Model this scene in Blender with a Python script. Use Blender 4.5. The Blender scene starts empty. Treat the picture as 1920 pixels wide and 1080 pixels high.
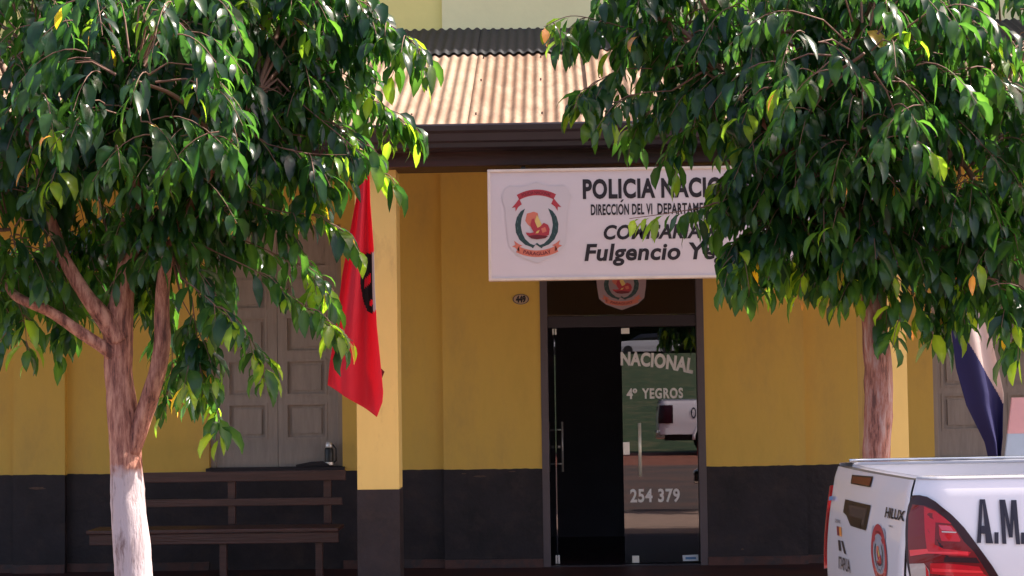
import bpy, bmesh, math, random
import numpy as np
from mathutils import Vector, Matrix, noise
from mathutils.geometry import tessellate_polygon

random.seed(7); rng = np.random.default_rng(11)
R = math.radians
scn = bpy.context.scene
COL = scn.collection

# ------------------------------------------------------------------ camera
F = 3450.0
YAW, PITCH, ROLL = 1.165, 2.99, 0.80
cam_d = bpy.data.cameras.new("camera"); cam = bpy.data.objects.new("camera", cam_d)
COL.objects.link(cam); scn.camera = cam
cam_d.sensor_width = 36.0; cam_d.lens = F / 1920 * 36
cam_d.clip_start = 0.1; cam_d.clip_end = 1500
CM = Matrix.Rotation(R(YAW), 3, 'Z') @ Matrix.Rotation(R(90 + PITCH), 3, 'X') @ Matrix.Rotation(R(-ROLL), 3, 'Z')
CP = Vector((0, 0, 1.66))
cam.matrix_world = Matrix.Translation(CP) @ CM.to_4x4()

def at(px, py, Y):
    d = CM @ Vector(((px - 960) / F, (540 - py) / F, -1))
    return CP + d * ((Y - CP.y) / d.y)
def proj(p):
    q = CM.transposed() @ (Vector(p) - CP)
    return 960 + F * q.x / -q.z, 540 - F * q.y / -q.z
def X(px, py, Y): return at(px, py, Y).x
def Z(px, py, Y): return at(px, py, Y).z

# ------------------------------------------------------------------ light
SUN = Vector((0.60, 0.19, 0.75)).normalized()
EL = math.asin(SUN.z)
w = bpy.data.worlds.new("World"); scn.world = w; w.use_nodes = True
nt = w.node_tree; nt.nodes.clear()
sky = nt.nodes.new('ShaderNodeTexSky'); sky.sky_type = 'NISHITA'; sky.sun_disc = False
sky.sun_elevation = EL; sky.sun_rotation = math.atan2(SUN.x, SUN.y)
sky.air_density = 1.0; sky.dust_density = 3.0
bg = nt.nodes.new('ShaderNodeBackground'); bg.inputs[1].default_value = 0.15
wo = nt.nodes.new('ShaderNodeOutputWorld')
tn = nt.nodes.new('ShaderNodeMix'); tn.data_type = 'RGBA'; tn.blend_type = 'MULTIPLY'; tn.inputs[0].default_value = 1
tn.inputs[7].default_value = (1.14, .98, .94, 1)      # sky colour warmed as a white balance, tinting all its light
nt.links.new(sky.outputs[0], tn.inputs[6]); nt.links.new(tn.outputs[2], bg.inputs[0]); nt.links.new(bg.outputs[0], wo.inputs[0])
sd = bpy.data.lights.new("sun", 'SUN'); sd.energy = 4.8; sd.angle = R(0.5); sd.color = (1, .93, .82)
so = bpy.data.objects.new("sun", sd); COL.objects.link(so)
so.rotation_euler = SUN.to_track_quat('Z', 'Y').to_euler()
so.location = (0, 0, 20)
scn.view_settings.view_transform = 'Standard'; scn.view_settings.look = 'None'
scn.view_settings.exposure = 1.2; scn.view_settings.gamma = 1.0
try: scn.cycles.max_bounces = 8; scn.cycles.transmission_bounces = 6
except Exception: pass

# ------------------------------------------------------------------ materials
MATS = {}
def mat(name, base, rough=.6, var=.0, scale=6., spec=.5, metal=0., bump=0., bscale=60., coat=0., second=None, sec=(.45, .6), sscale=3., stretch=(1, 1, 1)):
    if name in MATS: return MATS[name]
    m = bpy.data.materials.new(name); m.use_nodes = True
    n = m.node_tree; b = n.nodes['Principled BSDF']
    b.inputs['Base Color'].default_value = (*base, 1)
    b.inputs['Roughness'].default_value = rough
    b.inputs['Specular IOR Level'].default_value = spec
    b.inputs['Metallic'].default_value = metal
    b.inputs['Coat Weight'].default_value = coat
    tc = n.nodes.new('ShaderNodeTexCoord'); mp = n.nodes.new('ShaderNodeMapping')
    mp.inputs['Scale'].default_value = stretch
    n.links.new(tc.outputs['Object'], mp.inputs[0])
    last = None
    if var:
        t = n.nodes.new('ShaderNodeTexNoise'); t.inputs['Scale'].default_value = scale; t.inputs['Detail'].default_value = 6
        t.inputs['Roughness'].default_value = .65
        n.links.new(mp.outputs[0], t.inputs['Vector'])
        r = n.nodes.new('ShaderNodeMapRange'); r.inputs[1].default_value = .3; r.inputs[2].default_value = .7
        r.inputs[3].default_value = 1 - var; r.inputs[4].default_value = 1 + var
        n.links.new(t.outputs[0], r.inputs[0])
        h = n.nodes.new('ShaderNodeMix'); h.data_type = 'RGBA'; h.blend_type = 'MULTIPLY'
        h.inputs[0].default_value = 1; h.inputs[6].default_value = (*base, 1)
        n.links.new(r.outputs[0], h.inputs[7]); last = h.outputs[2]
    if second:
        t = n.nodes.new('ShaderNodeTexNoise'); t.inputs['Scale'].default_value = sscale; t.inputs['Detail'].default_value = 8
        t.inputs['Roughness'].default_value = .7
        n.links.new(mp.outputs[0], t.inputs['Vector'])
        r = n.nodes.new('ShaderNodeMapRange'); r.inputs[1].default_value = sec[0]; r.inputs[2].default_value = sec[1]
        n.links.new(t.outputs[0], r.inputs[0])
        h = n.nodes.new('ShaderNodeMix'); h.data_type = 'RGBA'
        n.links.new(r.outputs[0], h.inputs[0]); h.inputs[6].default_value = (*base, 1)
        if last: n.links.new(last, h.inputs[6])
        h.inputs[7].default_value = (*second, 1); last = h.outputs[2]
    if last: n.links.new(last, b.inputs['Base Color'])
    if bump:
        t = n.nodes.new('ShaderNodeTexNoise'); t.inputs['Scale'].default_value = bscale; t.inputs['Detail'].default_value = 6
        n.links.new(mp.outputs[0], t.inputs['Vector'])
        bp = n.nodes.new('ShaderNodeBump'); bp.inputs['Strength'].default_value = bump; bp.inputs['Distance'].default_value = .01
        n.links.new(t.outputs[0], bp.inputs['Height']); n.links.new(bp.outputs[0], b.inputs['Normal'])
    MATS[name] = m
    return m

yellow = mat('ochre wall paint', (.80, .51, .095), .7, var=.12, scale=1.6, bump=.3, bscale=9, second=(.58, .36, .09), sec=(.45, .72), sscale=1.6, stretch=(1, 1, .4))
colyellow = mat('column paint', (.86, .62, .20), .65, var=.06, scale=2.5, bump=.15, bscale=12, second=(.60, .40, .14), sec=(.55, .75), sscale=4, stretch=(1, 1, .35))
pale = mat('pale yellow paint', (.90, .76, .26), .8, var=.05, scale=1.5, bump=.2, bscale=12)
paler = mat('faded cream paint', (.84, .77, .42), .8, var=.06, scale=1.5, bump=.2, bscale=12, second=(.68, .62, .40), sec=(.6, .8), sscale=2)
dado = mat('dark brown dado paint', (.025, .019, .023), .55, spec=.3, var=.35, scale=3.5, bump=.4, bscale=22, second=(.050, .032, .030), sec=(.50, .75), sscale=5)
rust = mat('rusty corrugated iron', (.21, .115, .066), .65, var=.25, scale=9, second=(.30, .195, .125), sec=(.45, .62), sscale=7, stretch=(1, .35, .35), bump=.2, bscale=60)
rust2 = mat('newer corrugated iron', (.235, .137, .082), .65, var=.2, scale=10, second=(.32, .215, .143), sec=(.4, .6), sscale=6, stretch=(1, .35, .35), bump=.2, bscale=60)
gutterm = mat('dark brown gutter paint', (.032, .023, .027), .35, var=.15, scale=4)
beamw = mat('dark reddish beam wood', (.045, .015, .013), .5, var=.4, scale=5, stretch=(.3, 4, 4), bump=.4, bscale=20)
benchw = mat('dark varnished bench wood', (.062, .022, .018), .38, var=.4, scale=5, stretch=(.3, 4, 6), bump=.3, bscale=18, second=(.09, .05, .045), sec=(.6, .8), sscale=6)
shutw = mat('grey brown shutter paint', (.36, .30, .26), .55, var=.14, scale=6, stretch=(4, 4, .5), bump=.2, bscale=20)
frameal = mat('grey door frame', (.10, .075, .085), .4, var=.1, scale=3)
darkfr = mat('dark transom rail', (.018, .010, .018), .4)
steel = mat('brushed steel', (.88, .85, .82), .3, metal=.5, var=.05, scale=20)
white = mat('white enamel sign sheet', (.66, .58, .60), .45, var=.04, scale=1.5, second=(.56, .46, .44), sec=(.62, .85), sscale=2)
signframe = mat('cream sign frame', (.70, .60, .52), .5, var=.1, scale=8)
ink = mat('black sign lettering', (.014, .008, .012), .6)
glassletter = mat('pale vinyl lettering', (.80, .76, .73), .5)
tile = mat('dark red porch tile', (.06, .02, .018), .6, spec=.3, var=.3, scale=8, second=(.03, .018, .02), sec=(.5, .6), sscale=4)
asphalt = mat('asphalt', (.085, .065, .055), .85, var=.2, scale=30, bump=.3, bscale=120, second=(.20, .10, .065), sec=(.42, .7), sscale=.7)
paving = mat('pavement slabs', (.42, .29, .22), .8, var=.2, scale=8, bump=.2)
grassm = mat('lawn', (.030, .060, .016), .9, var=.6, scale=5, second=(.10, .10, .04), sec=(.5, .6), sscale=1.6, bump=.6, bscale=30)
earth = mat('red earth', (.24, .085, .05), .95, var=.25, scale=3, bump=.4, bscale=10)
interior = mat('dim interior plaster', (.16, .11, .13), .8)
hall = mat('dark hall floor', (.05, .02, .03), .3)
cream = mat('plain concrete', (.4, .38, .34), .8, var=.1)

# trunk material: bark above, whitewash below (painted band with a ragged edge)
def trunk_mat(name, top, hi):
    m = bpy.data.materials.new(name); m.use_nodes = True
    n = m.node_tree; b = n.nodes['Principled BSDF']; L = n.links
    b.inputs['Roughness'].default_value = .62
    g = n.nodes.new('ShaderNodeNewGeometry')
    sx = n.nodes.new('ShaderNodeSeparateXYZ'); L.new(g.outputs['Position'], sx.inputs[0])
    nz = n.nodes.new('ShaderNodeTexNoise'); nz.inputs['Scale'].default_value = 14; nz.inputs['Detail'].default_value = 5
    L.new(g.outputs['Position'], nz.inputs['Vector'])
    a = n.nodes.new('ShaderNodeMath'); a.operation = 'MULTIPLY_ADD'; a.inputs[1].default_value = .16; L.new(nz.outputs[0], a.inputs[0]); L.new(sx.outputs[2], a.inputs[2])
    r = n.nodes.new('ShaderNodeMapRange'); r.inputs[1].default_value = top; r.inputs[2].default_value = top + .05; L.new(a.outputs[0], r.inputs[0])
    mp = n.nodes.new('ShaderNodeMapping'); mp.inputs['Scale'].default_value = (1, 1, .16); L.new(g.outputs['Position'], mp.inputs[0])
    n2 = n.nodes.new('ShaderNodeTexNoise'); n2.inputs['Scale'].default_value = 30; n2.inputs['Detail'].default_value = 8; n2.inputs['Roughness'].default_value = .7
    L.new(mp.outputs[0], n2.inputs['Vector'])
    cr = n.nodes.new('ShaderNodeValToRGB'); e = cr.color_ramp.elements
    e[0].position = .39; e[0].color = (.13, .045, .035, 1); e[1].position = .62; e[1].color = hi
    x = e.new(.48); x.color = (.36, .135, .095, 1)
    L.new(n2.outputs[0], cr.inputs[0])
    cw = n.nodes.new('ShaderNodeValToRGB'); e = cw.color_ramp.elements
    e[0].position = .31; e[0].color = (.20, .11, .10, 1); e[1].position = .47; e[1].color = (.62, .50, .52, 1)
    L.new(n2.outputs[0], cw.inputs[0])
    mx = n.nodes.new('ShaderNodeMix'); mx.data_type = 'RGBA'
    L.new(r.outputs[0], mx.inputs[0]); L.new(cw.outputs[0], mx.inputs[6]); L.new(cr.outputs[0], mx.inputs[7])
    L.new(mx.outputs[2], b.inputs['Base Color'])
    bp = n.nodes.new('ShaderNodeBump'); bp.inputs['Strength'].default_value = 1.0; bp.inputs['Distance'].default_value = .012
    L.new(n2.outputs[0], bp.inputs['Height']); L.new(bp.outputs[0], b.inputs['Normal'])
    return m
bark_l = trunk_mat('whitewashed bark', 1.30, (.64, .32, .23, 1))
bark_r = trunk_mat('rough bark', 1.0, (.46, .31, .28, 1))
twigm = mat('twig bark', (.20, .10, .07), .7)

def leaf_mat(name):
    m = bpy.data.materials.new(name); m.use_nodes = True
    n = m.node_tree; L = n.links; b = n.nodes['Principled BSDF']; out = n.nodes['Material Output']
    at_ = n.nodes.new('ShaderNodeAttribute'); at_.attribute_name = 'tint'
    L.new(at_.outputs['Color'], b.inputs['Base Color'])
    b.inputs['Roughness'].default_value = .24; b.inputs['Specular IOR Level'].default_value = .42
    tr = n.nodes.new('ShaderNodeBsdfTranslucent')
    mu = n.nodes.new('ShaderNodeMix'); mu.data_type = 'RGBA'; mu.blend_type = 'MULTIPLY'; mu.inputs[0].default_value = 1
    mu.inputs[7].default_value = (15, 13.5, 3.4, 1); L.new(at_.outputs['Color'], mu.inputs[6]); L.new(mu.outputs[2], tr.inputs[0])
    ms = n.nodes.new('ShaderNodeMixShader'); ms.inputs[0].default_value = .30
    L.new(b.outputs[0], ms.inputs[1]); L.new(tr.outputs[0], ms.inputs[2]); L.new(ms.outputs[0], out.inputs[0])
    return m
leafm = leaf_mat('glossy leaves')

def glass_mat():
    m = bpy.data.materials.new('tinted door glass'); m.use_nodes = True
    n = m.node_tree; L = n.links; out = n.nodes['Material Output']; n.nodes.remove(n.nodes['Principled BSDF'])
    t = n.nodes.new('ShaderNodeBsdfTransparent'); t.inputs[0].default_value = (.26, .26, .3, 1)
    g = n.nodes.new('ShaderNodeBsdfGlossy'); g.inputs['Roughness'].default_value = .0; g.inputs[0].default_value = (.50, .49, .52, 1)
    ms = n.nodes.new('ShaderNodeMixShader'); ms.inputs[0].default_value = .22
    L.new(t.outputs[0], ms.inputs[1]); L.new(g.outputs[0], ms.inputs[2]); L.new(ms.outputs[0], out.inputs[0])
    return m
glass = glass_mat()

# ------------------------------------------------------------------ mesh helpers
class MB:
    def __init__(s): s.v = []; s.f = []; s.mi = []; s.m = 0
    def add(s, vs, fs):
        o = len(s.v); s.v += [tuple(v) for v in vs]
        s.f += [tuple(i + o for i in f) for f in fs]; s.mi += [s.m] * len(fs)
        return s
    def box(s, x0, x1, y0, y1, z0, z1, M=None):
        vs = [(x, y, z) for x in (x0, x1) for y in (y0, y1) for z in (z0, z1)]
        if M: vs = [M @ Vector(v) for v in vs]
        return s.add(vs, [(0, 1, 3, 2), (4, 6, 7, 5), (0, 4, 5, 1), (2, 3, 7, 6), (0, 2, 6, 4), (1, 5, 7, 3)])
    def tube(s, pts, rs, n=8, cap=True, jit=0.):
        pts = [Vector(p) for p in pts]
        if not hasattr(rs, '__len__'): rs = [rs] * len(pts)
        vs = []; fs = []; ref = None
        for i, p in enumerate(pts):
            t = (pts[min(i + 1, len(pts) - 1)] - pts[max(i - 1, 0)]).normalized()
            if ref is None: ref = Vector((0, 0, 1)).cross(t) if abs(t.z) < .9 else Vector((1, 0, 0))
            a = (ref - t * ref.dot(t)).normalized(); ref = a; b = t.cross(a)
            for k in range(n):
                th = 2 * math.pi * k / n
                r = rs[i]
                d = a * math.cos(th) + b * math.sin(th)
                if jit: r *= 1 + jit * .35 * math.sin(3 * th + 2 * noise.noise(p * 1.5) + 1) + jit * .2 * math.sin(7 * th + 4 * noise.noise(p * 2)) + jit * (noise.noise((p + d * .12) * 7) + .5 * noise.noise((p + d * .1) * 19))
                vs.append(p + d * r)
        for i in range(len(pts) - 1):
            for k in range(n):
                k2 = (k + 1) % n
                fs.append((i * n + k, i * n + k2, (i + 1) * n + k2, (i + 1) * n + k))
        if cap: fs.append(tuple(range(n))[::-1]); fs.append(tuple((len(pts) - 1) * n + k for k in range(n)))
        return s.add(vs, fs)
    def extr(s, prof, x0, x1):           # (y,z) profile extruded along x
        n = len(prof)
        vs = [(x0, y, z) for y, z in prof] + [(x1, y, z) for y, z in prof]
        fs = [(i, (i + 1) % n, n + (i + 1) % n, n + i) for i in range(n)]
        fs += [tuple(range(n))[::-1], tuple(range(n, 2 * n))]
        return s.add(vs, fs)
    def build(s, name, m, parent=None, bevel=0, smooth=False, seg=2):
        me = bpy.data.meshes.new(name); me.from_pydata(s.v, [], s.f); me.update()
        for mm in (m if isinstance(m, (list, tuple)) else [m]): me.materials.append(mm)
        if isinstance(m, (list, tuple)):
            me.polygons.foreach_set('material_index', s.mi)
        bm = bmesh.new(); bm.from_mesh(me); bmesh.ops.recalc_face_normals(bm, faces=bm.faces)
        if bevel: bmesh.ops.bevel(bm, geom=bm.edges[:], offset=bevel, segments=seg, affect='EDGES', profile=.6)
        bm.to_mesh(me); bm.free()
        if smooth: me.polygons.foreach_set('use_smooth', [True] * len(me.polygons))
        o = bpy.data.objects.new(name, me); COL.objects.link(o)
        if parent: o.parent = parent; o.matrix_parent_inverse = parent_inv(parent)
        return o
def parent_inv(p):
    M = p.matrix_basis.copy(); q = p
    while q.parent:
        M = q.parent.matrix_basis @ (q.matrix_parent_inverse @ M); q = q.parent
    return M.inverted()
def tag(o, label=None, cat=None, group=None, kind=None):
    if label: o['label'] = label
    if cat: o['category'] = cat
    if group: o['group'] = group
    if kind: o['kind'] = kind
    return o
def empty(name, loc, label, cat, group=None, rz=0):
    o = bpy.data.objects.new(name, None); COL.objects.link(o); o.location = loc; o.rotation_euler = (0, 0, rz)
    o.empty_display_size = .3
    return tag(o, label, cat, group)

def text2d(s, w=None, h=None, bold=.0, shear=0., spacing=1.0):
    """returns (verts2d, faces) fitted to a w x h rectangle with its origin at lower left"""
    cu = bpy.data.curves.new('t', 'FONT'); cu.body = s; cu.size = 1; cu.offset = bold; cu.shear = shear
    cu.space_character = spacing; cu.resolution_u = 4
    o = bpy.data.objects.new('t', cu); COL.objects.link(o)
    me = bpy.data.meshes.new_from_object(o.evaluated_get(bpy.context.evaluated_depsgraph_get()))
    v = np.array([tuple(q.co)[:2] for q in me.vertices]); f = [tuple(p.vertices) for p in me.polygons]
    bpy.data.objects.remove(o); bpy.data.curves.remove(cu); bpy.data.meshes.remove(me)
    v -= v.min(0); v /= v.max(0)
    return v, f

def flat(mb, polys, fn, layer=0, sub=0):
    """2D polygon(s) triangulated and laid on a surface through fn(u,v,layer)"""
    for poly in polys:
        p = poly
        if sub:
            q = []
            for a, b in zip(p, p[1:] + p[:1]):
                for k in range(sub): q.append((a[0] + (b[0] - a[0]) * k / sub, a[1] + (b[1] - a[1]) * k / sub))
            p = q
        tr = tessellate_polygon([[Vector((a, b, 0)) for a, b in p]])
        mb.add([fn(a, b, layer) for a, b in p], [tuple(t) for t in tr])
def flat_text(mb, s, rect, fn, layer=1, warp=None, **k):
    u0, v0, u1, v1 = rect
    v, f = text2d(s, **k)
    pts = []
    for a, b in v:
        u = u0 + a * (u1 - u0); vv = v0 + b * (v1 - v0)
        if warp: u, vv = warp(u, vv)
        pts.append(fn(u, vv, layer))
    mb.add(pts, f)

# ------------------------------------------------------------------ setting
D_W, D_P, D_C = 15.70, 15.62, 12.80      # recessed wall, proud strips, column faces
FL = 0.115                               # porch floor
def sheet(name, pts, m, kind='structure', thick=0):
    b = MB(); b.add(pts, [tuple(range(len(pts)))]); return tag(b.build(name, m), kind=kind)
gz = MB(); N = 40
ys = [60 - i * 8 for i in range(46)]
def gh(y): return -.03 if y > -9 else -.03 + min(3.4, (-(y + 9)) * .047)
for i in range(len(ys) - 1):
    gz.add([(-200, ys[i], gh(ys[i])), (200, ys[i], gh(ys[i])), (200, ys[i + 1], gh(ys[i + 1])), (-200, ys[i + 1], gh(ys[i + 1]))], [(0, 1, 2, 3)])
tag(gz.build('ground', earth), kind='structure')
b = MB(); b.box(-60, 60, -6.0, 8.98, -.2, 0); tag(b.build('road', asphalt), kind='structure')
b = MB(); b.box(-60, 60, 9.0, 12.45, -.2, .10); b.m = 1; b.box(-60, 60, 8.98, 9.0, -.2, .104)
tag(b.build('pavement', [paving, cream]), kind='structure')
b = MB(); prev = None
for i in range(40):
    y0 = -8.5 - i * 2; y1 = y0 - 2
    b.add([(-150, y0, gh(y0) + .05), (150, y0, gh(y0) + .05), (150, y1, gh(y1) + .05), (-150, y1, gh(y1) + .05)], [(0, 1, 2, 3)])
tag(b.build('lawn', grassm), kind='structure')
tag(MB().box(-150, 150, -95, -89, 2.8, gh(-92) + .12).build('far_road', mat('pale road', (.42, .38, .36), .8, var=.1)), kind='structure')

# ------------------------------------------------------------------ the station building
XB = lambda px: X(px, 600, D_P)
bld = empty('station_building', (0, D_W, 0), 'ochre police station with dark brown dado, porch of rusty corrugated iron and pale upper storey', 'building')
ztop_w = 3.75
ZD = Z(900, 881, D_P)                    # dado top
def proudbox(mb, x0, x1, y, z0, z1, back=.25): mb.box(x0, x1, y, D_W + back, z0, z1)
spans = []   # (x0,x1,y)
W_ = D_W
xs = lambda px, Y=D_W: X(px, 700, Y)
doorL, doorR = xs(1014, D_P), xs(1321, D_P)
winL0, winL1 = xs(391), xs(641)
winR0, winR1 = xs(1749), xs(1990)
sillz = Z(520, 876, D_W); winTop = 3.05
segs = [(-9.0, xs(-420), D_P), (xs(-420), xs(30), D_W), (xs(30), xs(126), D_P), (xs(126), winL0, D_W), (winL1, xs(830, D_P), D_W),
        (xs(830, D_P), doorL, D_P), (doorR, xs(1508, D_P), D_P), (xs(1508, D_P), winR0, D_W), (winR1, xs(2150), D_W), (xs(2150), 9.0, D_P)]
wl = MB(); dd = MB()
for x0, x1, y in segs:
    MB().box(x0, x1, y, D_W + .3, ZD, ztop_w).build('wall', yellow, bld)
    q_ = MB(); q_.box(x0, x1, y - .004, D_W + .3, -.1, ZD)
    nn_ = max(4, int((x1 - x0) / .02)); top = [(x0 + (x1 - x0) * k / nn_, ZD + .0045 + .005 * noise.noise((k * .35 + x0 * 9, y, 1)) + .006 * noise.noise((k * .05 + x0, y, 3))) for k in range(nn_ + 1)]
    vs_ = [(a, y - .004, ZD) for a, _ in top] + [(a, y - .004, max(ZD + .0005, c)) for a, c in top] + [(a, y, max(ZD + .0005, c)) for a, c in top]
    N_ = nn_ + 1
    q_.add(vs_, [(k, k + 1, N_ + k + 1, N_ + k) for k in range(nn_)] + [(N_ + k, N_ + k + 1, 2 * N_ + k + 1, 2 * N_ + k) for k in range(nn_)])
    q_.build('dado', dado, bld)
    if y == D_P:                          # soft trowelled edge line above the dado
        pass
for x0, x1 in ((winL0, winL1), (winR0, winR1)):
    MB().box(x0, x1, D_W, D_W + .3, winTop, ztop_w).build('wall', yellow, bld)
    MB().box(x0, x1, D_W - .004, D_W + .3, -.1, sillz).build('dado', dado, bld)
MB().box(doorL, doorR, D_P, D_W + .3, 2.62, ztop_w).build('wall', yellow, bld)

# upper storey
zr = Z(900, 57, D_W)
xu = X(829, 30, D_W)
MB().box(-9, xu, D_W, D_W + 8, ztop_w, 7.35).build('upper_wall', pale, bld)
MB().box(xu, 9, D_W - .035, D_W + 8, ztop_w, 7.35).build('upper_wall', paler, bld)
MB().box(-9.1, 9.1, D_W - .10, D_W + 8.1, 7.35, 7.5).build('parapet', pale, bld)
# shell of the building: side, back, ceiling, floor inside the hall
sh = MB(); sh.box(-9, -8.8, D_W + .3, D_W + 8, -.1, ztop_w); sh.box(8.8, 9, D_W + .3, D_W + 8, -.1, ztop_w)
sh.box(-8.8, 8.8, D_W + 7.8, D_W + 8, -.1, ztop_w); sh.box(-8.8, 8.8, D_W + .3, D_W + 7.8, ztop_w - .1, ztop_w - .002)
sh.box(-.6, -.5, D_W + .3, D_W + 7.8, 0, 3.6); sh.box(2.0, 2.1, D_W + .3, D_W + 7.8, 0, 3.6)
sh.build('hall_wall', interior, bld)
MB().box(-.49, 1.99, D_W + 3.0, D_W + 3.12, 0, 3.6).build('added_partition', mat('blue grey hall paint', (.12, .11, .15), .7, var=.2, scale=1), bld)  # added partition, set near the door to catch daylight in the hall
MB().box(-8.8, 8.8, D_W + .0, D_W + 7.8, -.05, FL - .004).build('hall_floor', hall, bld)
MB().box(-9, 9, 12.45, D_W, -.05, FL).build('porch_floor', tile, bld)
b = MB(); b.box(-9, doorL, D_P - .018, D_P - .001, FL, FL + .085); b.box(doorR, 9, D_P - .018, D_P - .001, FL, FL + .085)
skm = mat('red skirting tile', (.08, .03, .026), .4, var=.35, scale=7, second=(.035, .025, .03), sec=(.5, .6), sscale=5)
for x0, x1, y in segs: MB().box(x0 + .001, x1 - .001, y - .018, y - .0045, FL, FL + .07).build('skirting', skm, bld)

# scuffs, chips and a crack: thin irregular patches on the paint
chip = mat('bare plaster chip', (.10, .06, .045), .9, var=.3, scale=30); crack = mat('hairline crack', (.16, .09, .04), .9)
def blotch(x, z, y, rx, rz, m, nm):
    ph = random.random() * 9; n = 22
    pts = [(x + rx * math.cos(k * 2 * math.pi / n) * (1 + .45 * noise.noise((ph, k * .7, 0))), z + rz * math.sin(k * 2 * math.pi / n) * (1 + .45 * noise.noise((ph, k * .7, 5)))) for k in range(n)]
    b = MB(); flat(b, [pts], lambda u, v, l: (u, y - .0015, v)); b.build(nm, m, bld)
for (px, py, rx, rz, Y, m) in ((900, 893, .05, .008, D_P - .004, chip), (70, 915, .07, .012, D_P - .004, chip), (870, 888, .02, .005, D_P - .004, chip), (1392, 1030, .012, .008, D_P - .004, chip), (960, 884, .03, .004, D_P - .004, chip), (1460, 873, .02, .004, D_P - .004, chip)):
    p = at(px, py, Y); blotch(p.x, p.z, Y, rx, rz, m, 'paint_chip')

# columns
zc = 3.17
def column(x0, x1, nm='column'):
    zb = Z(706, 918, D_C)
    c = MB(); c.box(x0, x1, D_C, D_C + .30, zb, zc); o = c.build(nm, colyellow, bld, bevel=.004)
    MB().box(x0 - .003, x1 + .003, D_C - .004, D_C + .304, .1, zb).build('column_base', dado, bld, bevel=.004)
cx0, cx1 = X(667, 600, D_C), X(745, 600, D_C)
rx0, rx1 = X(1621, 700, D_C), X(1701, 700, D_C)
column(cx0, cx1); column(rx0, rx1)
column(cx0 - 3.5, cx1 - 3.5); column(rx0 + 3.5, rx1 + 3.5)

# beam, gutter, roof
gy = 12.42
z_g0, z_g1 = Z(900, 276, gy), Z(900, 231, gy)
MB().extr([(12.66, zc), (13.04, zc), (13.04, z_g1 - .02), (12.66, z_g1 - .02)], -8.9, 8.9).build('beam', beamw, bld, bevel=.006)
h = z_g1 - z_g0
prof = [(12.655, z_g1 - .03), (12.655, z_g0), (gy + .10, z_g0), (gy + .075, z_g0 + .012), (gy + .07, z_g0 + h * .25), (gy + .045, z_g0 + h * .32), (gy + .03, z_g0 + h * .62),
        (gy + .005, z_g0 + h * .72), (gy, z_g1 - .012), (gy + .006, z_g1), (gy + .02, z_g1), (gy + .022, z_g0 + h * .75), (gy + .20, z_g0 + h * .5)]
MB().extr(prof[:11] + [(gy + .024, z_g1 - .03)], -8.95, 8.95).build('gutter', gutterm, bld)
for k in range(9):                        # rafters and purlins under the sheets
    pass
y0r, y1r = gy + .045, D_W - .045
z0r = Z(900, 239, y0r); z1r = Z(900, 60, y1r)
pitch, amp = .0765, .0095
edges = [X(880 + dx, 165, 14.0) for dx in (0,)]
xseam = X(871, 232, y0r)
nsh = 0
xx = xseam - 8 * .86
ns = 14
def roofsheet(x0, x1, lift, m, dz0=0., ang=0.):
    s = MB(); nx = int((x1 - x0) / pitch * 10); ny = 14
    vs = []; fs = []
    for j in range(ny + 1):
        t = j / ny; y = y0r + (y1r - y0r) * t; z = z0r + (z1r - z0r) * t
        for i in range(nx + 1):
            x = x0 + (x1 - x0) * i / nx
            ph = 2 * math.pi * (x - x0) / pitch + ang * t
            c = math.cos(ph); c = math.copysign(abs(c) ** .85, c)
            zz = z + amp * c + lift + .006 * noise.noise((x * 1.3, y * 1.1, lift * 99)) - dz0 * math.sin(t * 3.1416) * .02
            vs.append((x + ang * 0, y - (.012 * noise.noise((x * 4, 3.3, 0)) if j == 0 else 0), zz))
    for j in range(ny):
        for i in range(nx):
            a = j * (nx + 1) + i; fs.append((a, a + 1, a + nx + 2, a + nx + 1))
    s.add(vs, fs)
    return s.build('roof_sheet', m, bld, smooth=True)
wsh = 12 * pitch
k0 = -9
for k in range(k0, 9):
    x0 = xseam + k * wsh * .985; 
    if x0 > 8.6 or x0 + wsh < -8.9: continue
    roofsheet(x0 - .04, x0 + wsh, .002 + (.012 if k % 2 else 0) , rust if k in (0, 1, 3, -3) else rust2)
# sheet edge lap line and fixing screws
scm = mat('rusty screws', (.06, .03, .025), .7)
for k in range(-1, 4):
    for t in (.10, .42, .66):
        for j in range(2):
            x = xseam + k * wsh * .985 + .06 + j * pitch * 6 + .01 * random.random()
            y = y0r + (y1r - y0r) * (t + .01 * random.random()); z = z0r + (y - y0r) / (y1r - y0r) * (z1r - z0r)
            MB().tube([(x, y, z + .002), (x, y - .003, z + .021)], .006, 6).build('roof_screw', scm, bld)
# blue-black corrugated strip along the roof's upper end, just above the rusty sheets
darkm = mat('blue black roof strip', (.013, .013, .019), .6, spec=.25, var=.5, scale=25, second=(.06, .055, .055), sec=(.66, .74), sscale=40)
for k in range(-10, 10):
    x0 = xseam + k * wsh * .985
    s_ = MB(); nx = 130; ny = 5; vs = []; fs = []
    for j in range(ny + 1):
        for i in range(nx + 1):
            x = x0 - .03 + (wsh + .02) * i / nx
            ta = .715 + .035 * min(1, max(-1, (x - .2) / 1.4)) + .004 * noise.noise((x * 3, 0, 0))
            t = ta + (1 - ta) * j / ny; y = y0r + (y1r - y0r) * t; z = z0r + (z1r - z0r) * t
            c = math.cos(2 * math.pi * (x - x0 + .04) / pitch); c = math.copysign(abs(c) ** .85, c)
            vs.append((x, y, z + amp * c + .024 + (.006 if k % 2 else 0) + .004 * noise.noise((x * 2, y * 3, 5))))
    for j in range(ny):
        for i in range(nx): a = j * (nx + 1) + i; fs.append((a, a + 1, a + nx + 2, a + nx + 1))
    s_.add(vs, fs).build('dark_roof_strip', darkm, bld, smooth=True)
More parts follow.
